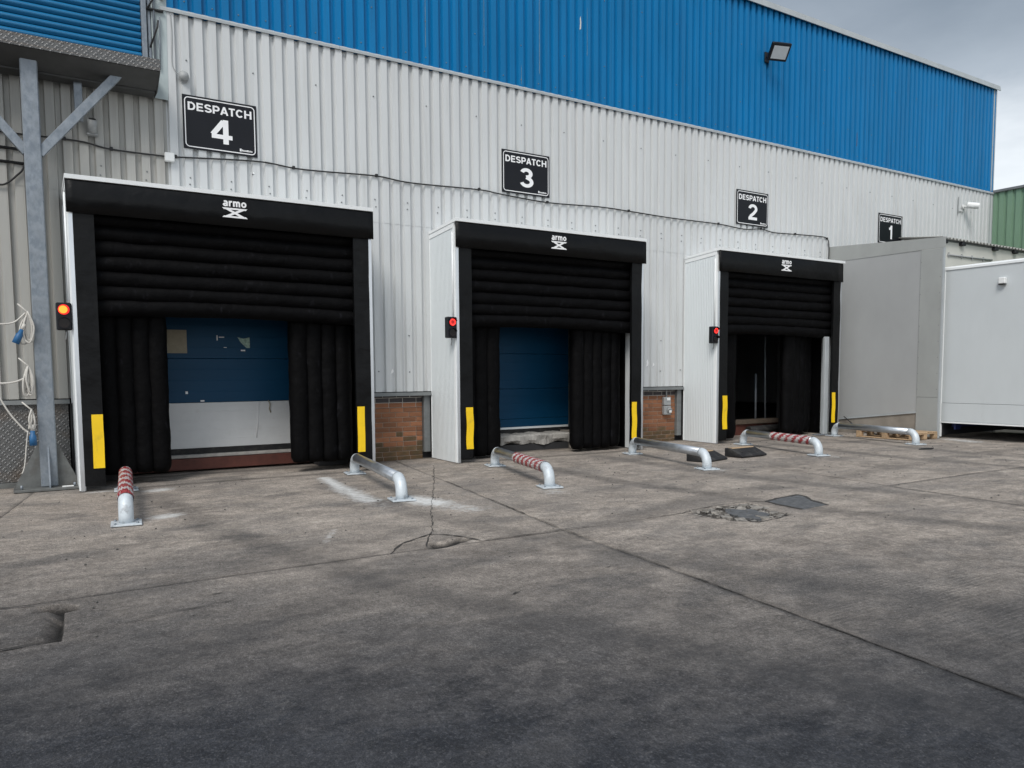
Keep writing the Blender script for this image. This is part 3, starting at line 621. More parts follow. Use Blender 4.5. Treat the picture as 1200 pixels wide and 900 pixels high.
xs0 = G0 - 0.085 - 6 * P * 5
k = 0
SHX = 1.70      # the loading door of the upper floor takes the space left of this
while xs0 + 6 * P * k < XC:
    xa = xs0 + 6 * P * k; xb = min(xa + 6 * P, XC); k += 1
    cut = None
    for b_, (o0, o1) in OPEN.items():
        if xa < o1 and xb > o0: cut = (max(xa, o0), min(xb, o1), 3.12)
    z_lo = ZB if xa < 16.8 else 3.7
    sheet('cladding_sheet', xa, xb, z_lo, 3.62, -0.002 - 0.001 * (k % 2), 'grey_clad_dark' if xb < 1.8 else 'grey_clad', wh, cut)
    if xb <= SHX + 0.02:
        sheet('cladding_sheet', xa, xb, 3.55, 5.16, -0.006 - 0.001 * (k % 2), 'grey_clad_dark', wh)
        sheet('cladding_sheet', xa, xb, 7.55, ZR, -0.006 - 0.001 * (k % 2), 'blue_clad', wh)
    elif xa < SHX:
        sheet('cladding_sheet', xa, SHX, 3.55, 5.16, -0.006 - 0.001 * (k % 2), 'grey_clad_dark', wh)
        sheet('cladding_sheet', SHX, xb, 3.55, ZF, -0.006 - 0.001 * (k % 2), 'grey_clad', wh)
        sheet('cladding_sheet', SHX, xb, ZF - 0.04, ZR, -0.010 - 0.001 * (k % 2), 'blue_clad', wh)
    else:
        sheet('cladding_sheet', xa, xb, 3.55, ZF, -0.006 - 0.001 * (k % 2), 'grey_clad', wh)
        sheet('cladding_sheet', xa, xb, ZF - 0.04, ZR, -0.010 - 0.001 * (k % 2), 'blue_clad', wh)
# drip flashing between grey and blue, roof edge, corner trim
for i, (a, bb) in enumerate(((1.66, 4.0), (4.005, 8.0), (8.005, 12.0), (12.005, 16.0), (16.005, 20.0), (20.005, XC + .06))):
    prism('drip_flashing', [(-0.002, ZF + 0.035), (-0.052, ZF + 0.015), (-0.075, ZF - 0.012), (-0.075, ZF - 0.045), (-0.066, ZF - 0.045), (-0.05, ZF - 0.01), (-0.002, ZF + 0.0)], 'x', a, bb, 'trim', wh)
for i, (a, bb) in enumerate(((-4, 2.0), (2.005, 8.0), (8.005, 14.0), (14.005, XC + 0.10))):
    prism('roof_edge', [(0.3, ZR + 0.07), (-0.10, ZR + 0.05), (-0.12, ZR - 0.07), (-0.10, ZR - 0.07), (-0.085, ZR), (0.3, ZR + 0.02)], 'x', a, bb, 'trim', wh)
for z0_, z1_ in ((4.25, ZF - 0.047), (ZF + 0.036, 7.1), (7.104, ZR - 0.01)):
    prism('corner_trim', [(XC - 0.10, -0.052), (XC + 0.05, -0.052), (XC + 0.05, 0.25), (XC + 0.035, 0.25), (XC + 0.035, -0.04), (XC - 0.10, -0.04)], 'z', z0_, z1_, 'trim', wh)
# backing wall, with the openings of the bays, side and back walls and roof
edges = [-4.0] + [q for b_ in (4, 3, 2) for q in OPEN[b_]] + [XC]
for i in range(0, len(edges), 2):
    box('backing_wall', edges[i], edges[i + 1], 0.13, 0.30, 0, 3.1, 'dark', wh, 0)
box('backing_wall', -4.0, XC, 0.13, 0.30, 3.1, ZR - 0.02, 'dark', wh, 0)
box('side_wall', XC, XC + 0.03, 0.0, 26, 0, ZR - 0.02, 'grey_clad', wh, 0)
box('side_wall', -4.05, -4.0, 0.0, 26, 0, ZR - 0.02, 'grey_clad', wh, 0)
box('back_wall', -4.05, XC + .03, 26, 26.2, 0, ZR - 0.02, 'grey_clad', wh, 0)
box('roof', -4.0, XC + 0.06, 0.05, 26.2, ZR + 0.021, ZR + 0.06, 'roof_sheet', wh, 0)
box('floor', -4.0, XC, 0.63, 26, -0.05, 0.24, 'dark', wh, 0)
# flashing at the foot of the cladding
for a, bb in ((-4, 0.47), (4.10, 5.37), (8.99, 10.74)):
    prism('sill_flashing', [(0.05, ZB - 0.018), (-0.055, ZB - 0.012), (-0.065, ZB - 0.065), (-0.055, ZB - 0.065), (-0.047, ZB - 0.022), (0.05, ZB - 0.028)], 'x', a, bb, 'trim_dark', wh)
for x_, z0_, z1_, w_, m_ in ((7.418, 6.21, 7.9, 0.010, 'scar'), (6.37, 6.44, 7.7, 0.007, 'scar'), (7.065, 5.98, 6.30, 0.008, 'scar'), (8.257, 7.10, 7.33, 0.035, 'render_white'), (8.402, 6.7, 7.5, 0.006, 'scar'), (5.354, 6.2, 7.2, 0.007, 'scar'), (15.91, 6.28, 6.60, 0.02, 'red_steel'), (2.75, 4.0, 4.05, 0.05, 'letter'), (4.72, 1.32, 1.40, 0.05, 'letter'), (9.8, 1.42, 1.56, 0.06, 'letter'), (9.95, 1.42, 1.5, 0.05, 'letter')):
    y_ = -0.0125 - profile(x_) if x_ not in (4.72,) else -0.0505
    prism('paint_scar', [(x_ - w_ / 2, z0_), (x_ + w_ * 0.3, z0_ + 0.02), (x_ + w_ / 2, (z0_ + z1_) / 2), (x_ + w_ * 0.15, z1_), (x_ - w_ * 0.35, z1_ - 0.05), (x_ - w_ * 0.2, (z0_ + z1_) / 2)], 'y', y_ - 0.0012, y_, m_, wh)
# screw heads in pairs along the sheeting rails
bm = bmesh.new()
for i in range(-8, 120):
    gx = G0 + (i + 0.5) * P
    if gx > XC - 0.2: break
    for z_, every in ((3.78, 3), (3.88, 3), (5.35, 5), (6.6, 5), (7.7, 5), (ZF + 0.12, 2), (1.35, 3), (1.9, 6)):
        if i % every: continue
        if z_ < 3.2 and any(s - 0.1 < gx < s + SW + 0.1 for s in SH.values()): continue
        if z_ > 5 and gx < SHX + 0.05: continue
        if z_ < 4.3 and gx > 15.0: continue
        y_ = -0.058
        bmesh.ops.create_cone(bm, cap_ends=True, segments=6, radius1=0.011, radius2=0.008, depth=0.012, matrix=Matrix.Translation((gx + random.uniform(-.01, .01), y_, z_ + random.uniform(-.01, .01))) @ Matrix.Rotation(math.radians(90), 4, 'X'))
me = bpy.data.meshes.new('fixing_screws'); bm.to_mesh(me); bm.free(); link('fixing_screws', me, 'trim_dark', wh, 'stuff')

# brick plinth between the bays
def brick_mesh(w):
    bm = bmesh.new(); box_into(bm, -w / 2, w / 2, -0.05, 0.05, -0.0325, 0.0325, 0.004)
    me = bpy.data.meshes.new('brick'); bm.to_mesh(me); bm.free(); return me
BM = {}
def brick_wall(xa, xb, courses, y, parent, zb=-0.02):
    for c_ in range(courses):
        zc = zb + 0.0375 + c_ * 0.075
        kind_ = 'brick_dark' if c_ >= courses - 2 else ('brick_mossy' if c_ < 2 else 'brick')
        x_ = xa - (0.1125 if c_ % 2 else 0.0) - random.uniform(0, 0.02)
        while x_ < xb:
            w = 0.215 if random.random() > 0.15 or kind_ == 'brick_dark' else 0.1025
            a, bb = max(x_, xa), min(x_ + w, xb); x_ += w + 0.010
            if bb - a < 0.03: continue
            kq = 'brick_mossy' if (kind_ == 'brick' and c_ < 6 and random.random() < (0.85, 0.6, 0.35, 0.15)[c_ - 2]) else kind_
            kk = (round(bb - a, 3), kq)
            if kk not in BM: BM[kk] = brick_mesh(bb - a); BM[kk].materials.append(MT[kq])
            o_ = link('brick', BM[kk], None, parent); o_.location = ((a + bb) / 2, y + 0.05 + random.uniform(-0.003, 0.003), zc)
for a, bb in ((4.05, 5.26), (8.95, 10.62)):
    pw = box('plinth_wall', a, bb, 0.068, 0.128, -0.02, 0.80, 'mortar', wh, 0)
    box('pale_pointing', a, bb, 0.064, 0.128, 0.805, 1.03, 'mortar_pale', wh, 0)
    brick_wall(a, bb, 14, 0.060, pw)
    box('steel_upright', bb + 0.005, bb + 0.115, 0.0, 0.11, 0.10, 1.04, 'trim_dark', wh, 0.006)
# chequer plate kick panels left of bay 4
for a, bb in ((-3.0, -0.72), (-0.71, 0.455)):
    box('kick_plate', a, bb, -0.012, 0.0, 0.06, 0.985, 'chequer', wh, 0.002)
box('kick_rail', -3.0, 0.455, -0.03, 0.10, -0.01, 0.055, 'galv_dirty', wh, 0.004)
tube('conduit', [(0.485, -0.05, 0.99), (0.485, -0.05, 0.0)], 0.016, 'black_cable', wh, 8)

# upper loading door: roller shutter with its guide and jamb
for i in range(29):
    z_ = 5.20 + i * 0.081
    pts = []
    for j in range(7):
        a = math.pi * j / 6
        pts.append((-0.004 - 0.024 * math.sin(a), z_ + 0.072 * (j / 6)))
    pts += [(0.012, z_ + 0.072), (0.012, z_)]
    sl = prism('shutter_slat', pts, 'x', -2.2, 1.44, 'shutter', wh)
box('shutter_guide', 1.445, 1.505, -0.085, 0.02, 5.12, 7.55, 'galv', wh, 0.006)
box('shutter_guide', 1.515, 1.555, -0.055, 0.02, 5.12, 7.55, 'galv', wh, 0.006)
box('shutter_box', -2.3, 1.56, -0.28, 0.02, 7.5, 7.9, 'galv', wh, 0.01)
prism('jamb_flashing', [(1.56, 7.6), (1.56, 5.05), (1.40, 4.86), (1.725, 4.80), (1.765, 7.6)], 'y', -0.058, -0.048, 'jamb', wh)
tube('latch_rod', [(1.53, -0.10, 5.40), (1.62, -0.12, 5.66), (1.63, -0.12, 5.74)], 0.011, 'black_cable', wh, 8)
tube('latch_rod', [(1.51, -0.10, 5.86), (1.62, -0.12, 6.06), (1.70, -0.12, 6.3)], 0.011, 'black_cable', wh, 8)
tube('latch_bar', [(1.585, -0.08, 5.12), (1.595, -0.08, 7.4)], 0.014, 'galv', wh, 8)
tube('latch_bar', [(1.64, -0.08, 5.16), (1.655, -0.08, 5.80)], 0.008, 'galv', wh, 8)
box('latch_bracket', 1.50, 1.70, -0.10, -0.06, 5.865, 5.885, 'black_cable', wh, 0.003)
box('jamb_box', 1.665, 1.715, -0.11, -0.05, 6.02, 6.14, 'plastic_white', wh, 0.006)

# ------------------------------------------------------------------ loading doors
def sect_door(b, x0, x1, z0, z1, y, splits, label):
    d_ = thing('loading_door', label, 'door', ((x0 + x1) / 2, y, 0))
    w = (x1 - x0) / 2
    zs = [z0] + splits + [z1]
    for i in range(len(zs) - 1):
        mt = 'door_white' if (b == 4 and i == 0) else 'door_blue'
        pn = box('door_panel', -w, w, -0.025, 0.02, zs[i] + 0.002, zs[i + 1] - 0.002, mt, d_, 0.004)
        k_ = int((zs[i + 1] - zs[i]) / 0.125)
        for j in range(1, k_):
            zz = zs[i] + (zs[i + 1] - zs[i]) * j / k_
            prism('rib', [(-0.024, zz - 0.008), (-0.0262, zz - 0.003), (-0.0262, zz + 0.003), (-0.024, zz + 0.008)], 'x', -w + 0.01, w - 0.01, mt, pn)
    box('bottom_seal', -w, w, -0.022, 0.015, z0 - 0.09, z0, 'rubber', d_, 0.003)
    return d_
d4 = sect_door(4, 1.00, 3.60, 0.315, 3.05, 0.42, [0.944, 1.55, 2.15], 'blue sectional door with white lowest panel under despatch sign 4')
bx = d4.location.x
o = box('notice', 1.66 - bx, 1.91 - bx, -0.032, -0.027, 1.62, 1.935, 'paper', d4, 0)
o = prism('torn_sticker', [(2.58 - bx, 1.85), (2.66 - bx, 1.83), (2.745 - bx, 1.85), (2.745 - bx, 1.70), (2.70 - bx, 1.70), (2.62 - bx, 1.78)], 'y', -0.031, -0.027, 'paper_scrap', d4)
for a, z_, w_, h_ in ((2.30, 1.80, .012, .07), (2.33, 1.84, .07, .012), (2.39, 1.70, .04, .008), (2.62, 1.655, .06, .02), (1.87, 1.065, .03, .035), (2.06, 0.957, .05, .02)):
    box('sticker_scrap', a - bx, a + w_ - bx, -0.031, -0.027, z_, z_ + h_, 'letter', d4, 0)
tube('tape_scrap', [(2.98 - bx, -0.035, 0.955), (3.0 - bx, -0.05, 0.90), (2.99 - bx, -0.04, 0.83), (3.01 - bx, -0.035, 0.78)], 0.008, 'paper', d4, 6)
tube('scuff_strip', [(2.85 - bx, -0.033, 0.93), (2.80 - bx, -0.033, 0.42)], 0.005, 'letter', d4, 6)
d3 = sect_door(3, 5.90, 8.33, 0.35, 3.05, 0.42, [0.53, 1.05, 1.65, 2.25], 'blue sectional door with white bottom rail under despatch sign 3')
bx = d3.location.x
box('bottom_rail', 5.91 - bx, 8.32 - bx, -0.034, -0.026, 0.352, 0.388, 'white_gloss', d3, 0.002)
box('door_track', 8.345 - bx, 8.38 - bx, -0.05, 0.0, 0.35, 3.0, 'galv_dirty', d3, 0.003)

sl4 = thing('dock_sill', 'rusty red steel sill with concrete lip below the white door panel', 'sill', (2.35, 0.36, 0))
box('steel_angle', -1.30, 1.30, -0.06, 0.12, 0.03, 0.185, 'red_steel', sl4, 0.006)
box('concrete_lip', -1.30, 1.30, -0.045, 0.12, 0.19, 0.235, 'rough_conc', sl4, 0.008)
# rough broken concrete sill below door 3
V = []; F = []; nx_ = 60
random.seed(4)
for i in range(nx_ + 1):
    x_ = 5.95 + (8.12 - 5.95) * i / nx_
    nb = mnoise.noise(Vector((x_ * 3.1, 0, 0))) * 0.05; nt_ = mnoise.noise(Vector((x_ * 5.0, 3, 0))) * 0.02
    for j, (yy, zz) in enumerate(((0.40, 0.285 + nt_), (0.10, 0.275 + nt_), (0.07 + nb * .4, 0.25 + nt_ * .5), (0.075 - nb * .5, 0.18), (0.10 + nb, 0.115 + nb), (0.20, 0.10 + nb), (0.40, 0.10 + nb))):
        V.append((x_, yy + random.uniform(-.006, .006), zz + random.uniform(-.006, .006)))
for i in range(nx_):
    for j in range(6): F.append((i * 7 + j, i * 7 + j + 1, i * 7 + j + 8, i * 7 + j + 7))
rc = pydata('broken_sill', V, F, 'rough_conc'); tag(rc, 'broken rough concrete sill under the blue door of despatch bay 3', 'sill')
box('sill_void', 5.95, 8.12, 0.11, 0.42, -0.01, 0.11, 'dark', rc, 0)
box('sill_block', 8.14, 8.36, 0.08, 0.40, -0.01, 0.30, 'conc_plinth', rc, 0.01)

# interior of the open bay
it = thing('bay_threshold', 'worn timber threshold in the dark open doorway of despatch bay 2', 'threshold', (12.5, 0.25, 0))
box('sill_board', -1.1, 1.35, -0.05, 0.20, 0.22, 0.31, 'timber_old', it, 0.006)
box('riser', -1.1, 1.35, 0.0, 0.20, -0.01, 0.215, 'red_steel', it, 0.004)
tube('bumper_roll', [(0.25, -0.14, 0.10), (1.2, -0.14, 0.11)], 0.085, 'rubber', it, 14)
o = tube('door_pole', [(13.215, 0.33, 0.315), (13.205, 0.33, 1.27)], 0.022, 'galv', None, 10); tag(o, 'short pale steel pole standing inside the dark open doorway', 'pole')
o = tube('door_pole', [(13.52, 0.33, 0.315), (13.475, 0.33, 2.05)], 0.020, 'galv', None, 10); tag(o, 'tall pale steel pole inside the dark open doorway', 'pole')
jw = box('brick_jamb', 13.86, 14.2, 0.08, 0.128, -0.01, 0.85, 'mortar', wh, 0)
brick_wall(13.86, 14.18, 11, 0.072, jw)

# ------------------------------------------------------------------ dock shelters
def wave_cell(name, p0, p1, r1, r2, nrm, parent, seg=12, steps=18, sag=0.0, seed=0):
    """one air cell of an inflatable bag, an elliptical sausage from p0 to p1; r1 along nrm, r2 across"""
    p0, p1 = Vector(p0), Vector(p1); ax = (p1 - p0).normalized(); nrm = Vector(nrm); side = ax.cross(nrm)
    V = []; F = []
    for i in range(steps + 1):
        t_ = i / steps; c_ = p0.lerp(p1, t_); c_.z += sag * math.sin(math.pi * t_)
        w = 1.0 if 0 < i < steps else 0.72
        if i in (1, steps - 1): w = 0.95
        for k_ in range(seg):
            a = 2 * math.pi * k_ / seg
            nn_ = 1 + 0.09 * mnoise.noise(Vector((t_ * 9 + seed, a * 0.9, seed * 1.7))) + 0.05 * mnoise.noise(Vector((t_ * 31 + seed, a * 1.6, seed)))
            V.append(c_ + nrm * math.cos(a) * r1 * w * nn_ + side * math.sin(a) * r2 * w * nn_)
    for i in range(steps):
        for k_ in range(seg):
            F.append((i * seg + k_, i * seg + (k_ + 1) % seg, (i + 1) * seg + (k_ + 1) % seg, (i + 1) * seg + k_))
    F.append(tuple(range(seg))[::-1]); F.append(tuple(steps * seg + k_ for k_ in range(seg)))
    o_ = pydata(name, V, F, 'fabric', parent, True)
    bm = bmesh.new(); bm.from_mesh(o_.data); bmesh.ops.recalc_face_normals(bm, faces=bm.faces); bm.to_mesh(o_.data); bm.free()
    return o_

LOGO_X = {4: 1.80, 3: 1.80, 2: 1.80}
BAGS = {4: ((0.27, 1.00, 4), (2.56, 3.37, 4)), 3: ((0.27, 0.91, 3), (2.37, 3.33, 5)), 2: ((0.27, 0.83, 2), (2.30, 3.26, 4))}
SLAB = {4: 'black inflatable dock shelter with white side panel under despatch sign 4', 3: 'black inflatable dock shelter under despatch sign 3, white panelled side', 2: 'black inflatable dock shelter under despatch sign 2, gap beside its right bag'}
for b_ in (4, 3, 2):
    s = thing('dock_shelter', SLAB[b_], 'dock shelter', (SH[b_], 0, 0), 'dock shelters along the warehouse wall')
    yf = -SD
    # white side walls, roof and trims
    sp_ = prism('side_panel', [(-0.04, 0.01), (yf + 0.03, 0.005), (yf + 0.03, 3.43), (-0.04, 3.37)], 'x', 0.0, 0.05, 'microrib', s)
    prism('top_trim', [(-0.04, 3.372), (yf + 0.02, 3.432), (yf + 0.02, 3.50), (-0.04, 3.44)], 'x', -0.008, 0.06, 'white_gloss', sp_)
    box('rear_trim', -0.008, 0.06, -0.055, -0.036, 0.01, 3.37, 'white_gloss', sp_, 0.002)
    box('front_trim', -0.007, 0.06, yf + 0.006, yf + 0.065, 0.005, 3.43, 'white_gloss', sp_, 0.002)
    sp2 = prism('side_panel', [(-0.04, 0.01), (yf + 0.03, 0.005), (yf + 0.03, 3.43), (-0.04, 3.37)], 'x', SW - 0.05, SW, 'white', s)
    prism('roof_panel', [(-0.04, 3.445), (yf - 0.062, 3.508), (yf - 0.066, 3.555), (-0.04, 3.485)], 'x', -0.015, SW + 0.01, 'white_gloss', s)
    # galvanised corner angles and black front posts with yellow marker strips
    for sx, x0 in ((-1, 0.008), (1, SW - 0.052)):
        box('corner_angle', x0, x0 + 0.044, yf - 0.012, yf + 0.004, 0.0, 3.14, 'bright_steel', s, 0.002)
    for i, (a, bb) in enumerate(((0.053, 0.262), (SW - 0.27, SW - 0.053))):
        px = []
        for j in range(25):          # PVC front strip, slightly buckled
            z_ = 0.06 + (3.16 - 0.06) * j / 24; px.append((yf - 0.016 - 0.006 * math.sin(j * 0.9 + b_ + i * 2) * (0.5 + 0.5 * math.sin(j * .37)), z_))
        V = []; F = []
        for (yy, z_) in px: V += [(a, yy, z_), (bb, yy, z_), (bb, yy + 0.05, z_), (a, yy + 0.05, z_)]
        for j in range(24):
            for q in range(4): F.append((4 * j + q, 4 * j + (q + 1) % 4, 4 * j + 4 + (q + 1) % 4, 4 * j + 4 + q))
        F += [(3, 2, 1, 0), (96, 97, 98, 99)]
        fp = pydata('front_post', V, F, 'pvc', s, False)
        ya, yb = (0.145, 0.262) if i == 0 else (SW - 0.262, SW - 0.158)
        z0 = 0.26 if b_ != 3 else 0.20
        V = []; F = []
        for j in range(13):
            z_ = z0 + 0.62 * j / 12; w = 0.006 * math.sin(j * 0.7 + b_ + i)
            if b_ == 4: w *= 0.2
            V += [(ya + w, yf - 0.029, z_), (yb + w, yf - 0.029, z_), (yb + w, yf - 0.022, z_), (ya + w, yf - 0.022, z_)]
        for j in range(12):
            for q in range(4): F.append((4 * j + q, 4 * j + (q + 1) % 4, 4 * j + 4 + (q + 1) % 4, 4 * j + 4 + q))
        F += [(3, 2, 1, 0), (48, 49, 50, 51)]
        pydata('marker_strip', V, F, 'yellow', fp)
    # head flap with the maker's mark
    V = []; F = []; nf = 48
    for i in range(nf + 1):
        u = i / nf; x_ = u * (SW + 0.02) - 0.01
        w = 0.007 * mnoise.noise(Vector((u * 7, b_ * 3.1, 0))); wl = 0.014 * mnoise.noise(Vector((u * 5, b_ * 5.7, 4)))
        kink = -0.035 if (b_ == 2 and u > 0.97) else 0.0
        for yy, z_ in ((yf - 0.040, 3.505), (yf - 0.050 + w, 3.49), (yf - 0.050 + w * 1.5, 3.32), (yf - 0.052 + w + wl, 3.142 + kink * 0.2), (yf - 0.040 + w + wl, 3.142 + kink * 0.2), (yf - 0.034, 3.49)):
            V.append((x_, yy + (0.03 if kink else 0), z_))
    for i in range(nf):
        for j in range(6): F.append((i * 6 + j, (i + 1) * 6 + j, (i + 1) * 6 + (j + 1) % 6, i * 6 + (j + 1) % 6))
    F += [tuple(range(6)), tuple(nf * 6 + j for j in range(6))[::-1]]
    hf = pydata('head_flap', V, F, 'pvc', s, True)
    bm = bmesh.new(); bm.from_mesh(hf.data); bmesh.ops.recalc_face_normals(bm, faces=bm.faces); bm.to_mesh(hf.data); bm.free()
    cx_ = LOGO_X[b_]; yl = yf - 0.064
    text('lettering', 'armo', cx_ - 0.14, cx_ + 0.14, 3.375, 3.448, yl, 'letter', hf, 0.20)
    za, zb, hw, tk = 3.362, 3.245, 0.15, 0.020
    for p_ in ([(-hw, za), (hw, za), (hw - .02, za - tk), (-hw + .02, za - tk)], [(-hw, zb), (hw, zb), (hw - .02, zb + tk), (-hw + .02, zb + tk)],
               [(-hw, za - .001), (-hw + .06, za - .001), (hw, zb + .001), (hw - .06, zb + .001)], [(hw, za - .0005), (hw - .06, za - .0005), (-hw, zb + .0015), (-hw + .06, zb + .0015)]):
        prism('emblem', [(cx_ + q[0], q[1]) for q in p_], 'y', yl - 0.0005 - 0.0006 * random.random(), yl + 0.004, 'letter', hf)
    # inflatable head bag of stacked cells
    hb = box('head_bag', 0.27, SW - 0.27, yf + 0.30, yf + 0.34, 2.06, 3.40, 'fabric', s, 0.01)
    zt = 3.215; nc = 7; hgt = (zt - 2.02) / nc
    for i in range(nc):
        zc = zt - hgt * (i + 0.5)
        sag = 0.0 if i < nc - 2 else (0.02 if i == nc - 2 else 0.035)
        wave_cell('air_cell', (0.10, yf + 0.17, zc), (SW - 0.075, yf + 0.17, zc - 0.02 * (i > 3)), 0.105, hgt * 0.60, (0, 1, 0), hb, 14, 60, sag, b_ * 10 + i)
    # inflatable side bags
    for bi, (a, bb, nc) in enumerate(BAGS[b_]):
        zb0 = (0.13 if b_ == 4 else 0.03) if bi == 0 else (0.12 if b_ == 4 else 0.04)
        sb = box('side_bag', a + 0.03, bb - 0.03, yf + 0.46, yf + 0.50, zb0 + 0.06, 2.9, 'fabric', s, 0.01)
        w = (bb - a) / nc
        for i in range(nc):
            xc_ = a + w * (i + 0.5); lean = 0.0
            yy = yf + 0.36 + (0.05 * i if (b_ == 2 and bi == 1) else 0)
            wave_cell('air_cell', (xc_ + lean, yy, zb0 + 0.015 * random.random()), (xc_, yy, 2.9), 0.11, w * 0.66, (0, 1, 0), sb, 14, 44, 0, b_ * 31 + bi * 7 + i)
    # black lining between bags and wall
    box('lining', 0.055, 0.075, yf + 0.50, -0.01, 0.01, 3.36, 'fabric', s, 0)
    box('lining', SW - 0.075, SW - 0.055, yf + 0.40, -0.01, 0.01, 3.36, 'fabric', s, 0)
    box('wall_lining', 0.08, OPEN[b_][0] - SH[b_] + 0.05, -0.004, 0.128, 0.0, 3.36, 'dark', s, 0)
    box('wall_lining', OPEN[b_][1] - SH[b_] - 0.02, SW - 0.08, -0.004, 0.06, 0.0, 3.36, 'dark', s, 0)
    if b_ == 2:
        box('inner_post', SW - 0.40, SW - 0.275, yf + 0.06, yf + 0.12, 0.02, 2.02, 'trim', s, 0.006)
        box('inner_post_foot', SW - 0.55, SW - 0.25, yf + 0.05, yf + 0.22, 0.0, 0.018, 'galv', s, 0.004)

# ------------------------------------------------------------------ dock traffic lights
def traffic_light(b, label, hot):
    x_ = SH[b] - 0.155; y_ = -SD + 0.02
    t_ = thing('traffic_light', label, 'traffic light', (x_ + 0.075, y_, 1.99), 'dock traffic lights')
    hs = box('housing', -0.075, 0.078, -0.06, 0.04, -0.155, 0.15, 'black_paint', t_, 0.012)
    for k_, zc in ((0, 0.072), (1, -0.078)):
        # bezel ring, lens, visor
        tube('bezel', [(0, -0.060, zc), (0, -0.072, zc)], 0.060, 'black_paint', t_, 24)
        if k_ == 0:
            if hot:
                disc('lens', (0, -0.0725, zc), 0.057, -0.003, (0, 1, 0), 'red_rim', t_, 24); disc('lamp', (-0.006, -0.076, zc), 0.043, -0.004, (0, 1, 0), 'amber_glow', t_, 24)
            else:
                disc('lens', (0, -0.0725, zc), 0.054, -0.003, (0, 1, 0), 'red_lens', t_, 24)
                V = []; F = []
                for j in range(28):
                    a = 2 * math.pi * j / 28
                    for r_ in (0.031, 0.045): V.append((r_ * math.cos(a), -0.078, zc + r_ * math.sin(a)))
                for j in range(28): F.append((2 * j, 2 * j + 1, (2 * j + 3) % 56, (2 * j + 2) % 56))
                pydata('lamp', V, F, 'red_glow', t_)
        else:
            disc('lens', (0, -0.0725, zc), 0.054, -0.003, (0, 1, 0), 'glass_dark', t_, 24)
        V = []; F = []
        for j in range(13):
            a = math.radians(15 + 150 * j / 12)
            for yy in (-0.070, -0.125 + 0.02 * abs(j - 6) / 6):
                V.append((0.062 * math.cos(a), yy, zc + 0.062 * math.sin(a)))
        for j in range(12): F.append((2 * j, 2 * j + 1, 2 * j + 3, 2 * j + 2))
        if not hot or k_ == 1: pydata('visor', V, F, 'black_paint', t_)
    tube('cable_tail', [(0.02, 0.0, -0.15), (0.02, 0.0, -0.20), (0.01, 0.005, -0.26)], 0.008, 'plastic_grey', t_, 6)
    tube('conduit', [(0.06, 0.025, 0.145), (0.062, 0.03, 1.38)], 0.011, 'white_gloss', t_, 8)
traffic_light(4, 'black two-lamp traffic light glowing orange-red beside galvanised post', True)
traffic_light(3, 'black two-lamp traffic light glowing red on white shelter side beside the narrow brick strip', False)
traffic_light(2, 'black two-lamp traffic light glowing red on white shelter side beside the brick with a socket', False)

# ------------------------------------------------------------------ despatch signs
def sign(num, x0, z1):
    W_, H_ = 0.93, 0.675
    s = thing('despatch_sign', {4: 'black sign with white border and the numeral four, above the platform-side shelter', 3: 'black sign with white border and the numeral three', 2: 'black sign with white border and the numeral two', 1: 'black sign showing the numeral one, half hidden by the grey enclosure'}[num], 'sign', (x0, -0.058, z1 - H_), 'despatch signs on the grey wall')
    box('board', 0, W_, -0.012, 0.0, 0, H_, 'black_paint', s, 0.002)
    # rounded border line
    V = []; F = []; y_ = -0.0135
    pts = []
    for (cx_, cz_, a0) in ((W_ - 0.075, H_ - 0.075, 0), (0.075, H_ - 0.075, 90), (0.075, 0.075, 180), (W_ - 0.075, 0.075, 270)):
        for j in range(7):
            a = math.radians(a0 + 15 * j); pts.append((cx_, cz_, a))
    for (cx_, cz_, a) in pts:
        for r_ in (0.040, 0.052): V.append((cx_ + r_ * math.cos(a), y_, cz_ + r_ * math.sin(a)))
    k_ = len(pts)
    for j in range(k_): F.append((2 * j, 2 * j + 1, 2 * ((j + 1) % k_) + 1, 2 * ((j + 1) % k_)))
    pydata('border_line', V, F, 'letter', s)
    text('lettering', 'DESPATCH', 0.065, 0.865, 0.485, 0.597, y_, 'letter', s, 0.19)
    nw = {4: (0.335, 0.61), 3: (0.345, 0.605), 2: (0.345, 0.605), 1: (0.40, 0.53)}[num]
    text('numeral', str(num), nw[0], nw[1], 0.115, 0.425, y_, 'letter', s, 0.175)
    # small unreadable maker's mark in the corner
    random.seed(21)
    x_ = 0.70; L_ = [(x_, x_ + 0.022, y_ - 0.0004, y_, 0.052, 0.088)]; x_ += 0.028
    while x_ < 0.865:
        w = random.uniform(0.008, 0.014); L_.append((x_, x_ + w, y_ - 0.0004, y_, 0.055, 0.055 + random.choice((0.018, 0.020, 0.024)))); x_ += w + 0.005
    boxes('small_print', L_, 'letter', s)
sign(4, 1.885, 4.915); sign(3, 6.675, 4.915); sign(2, 12.095, 4.915); sign(1, 16.78, 4.93)

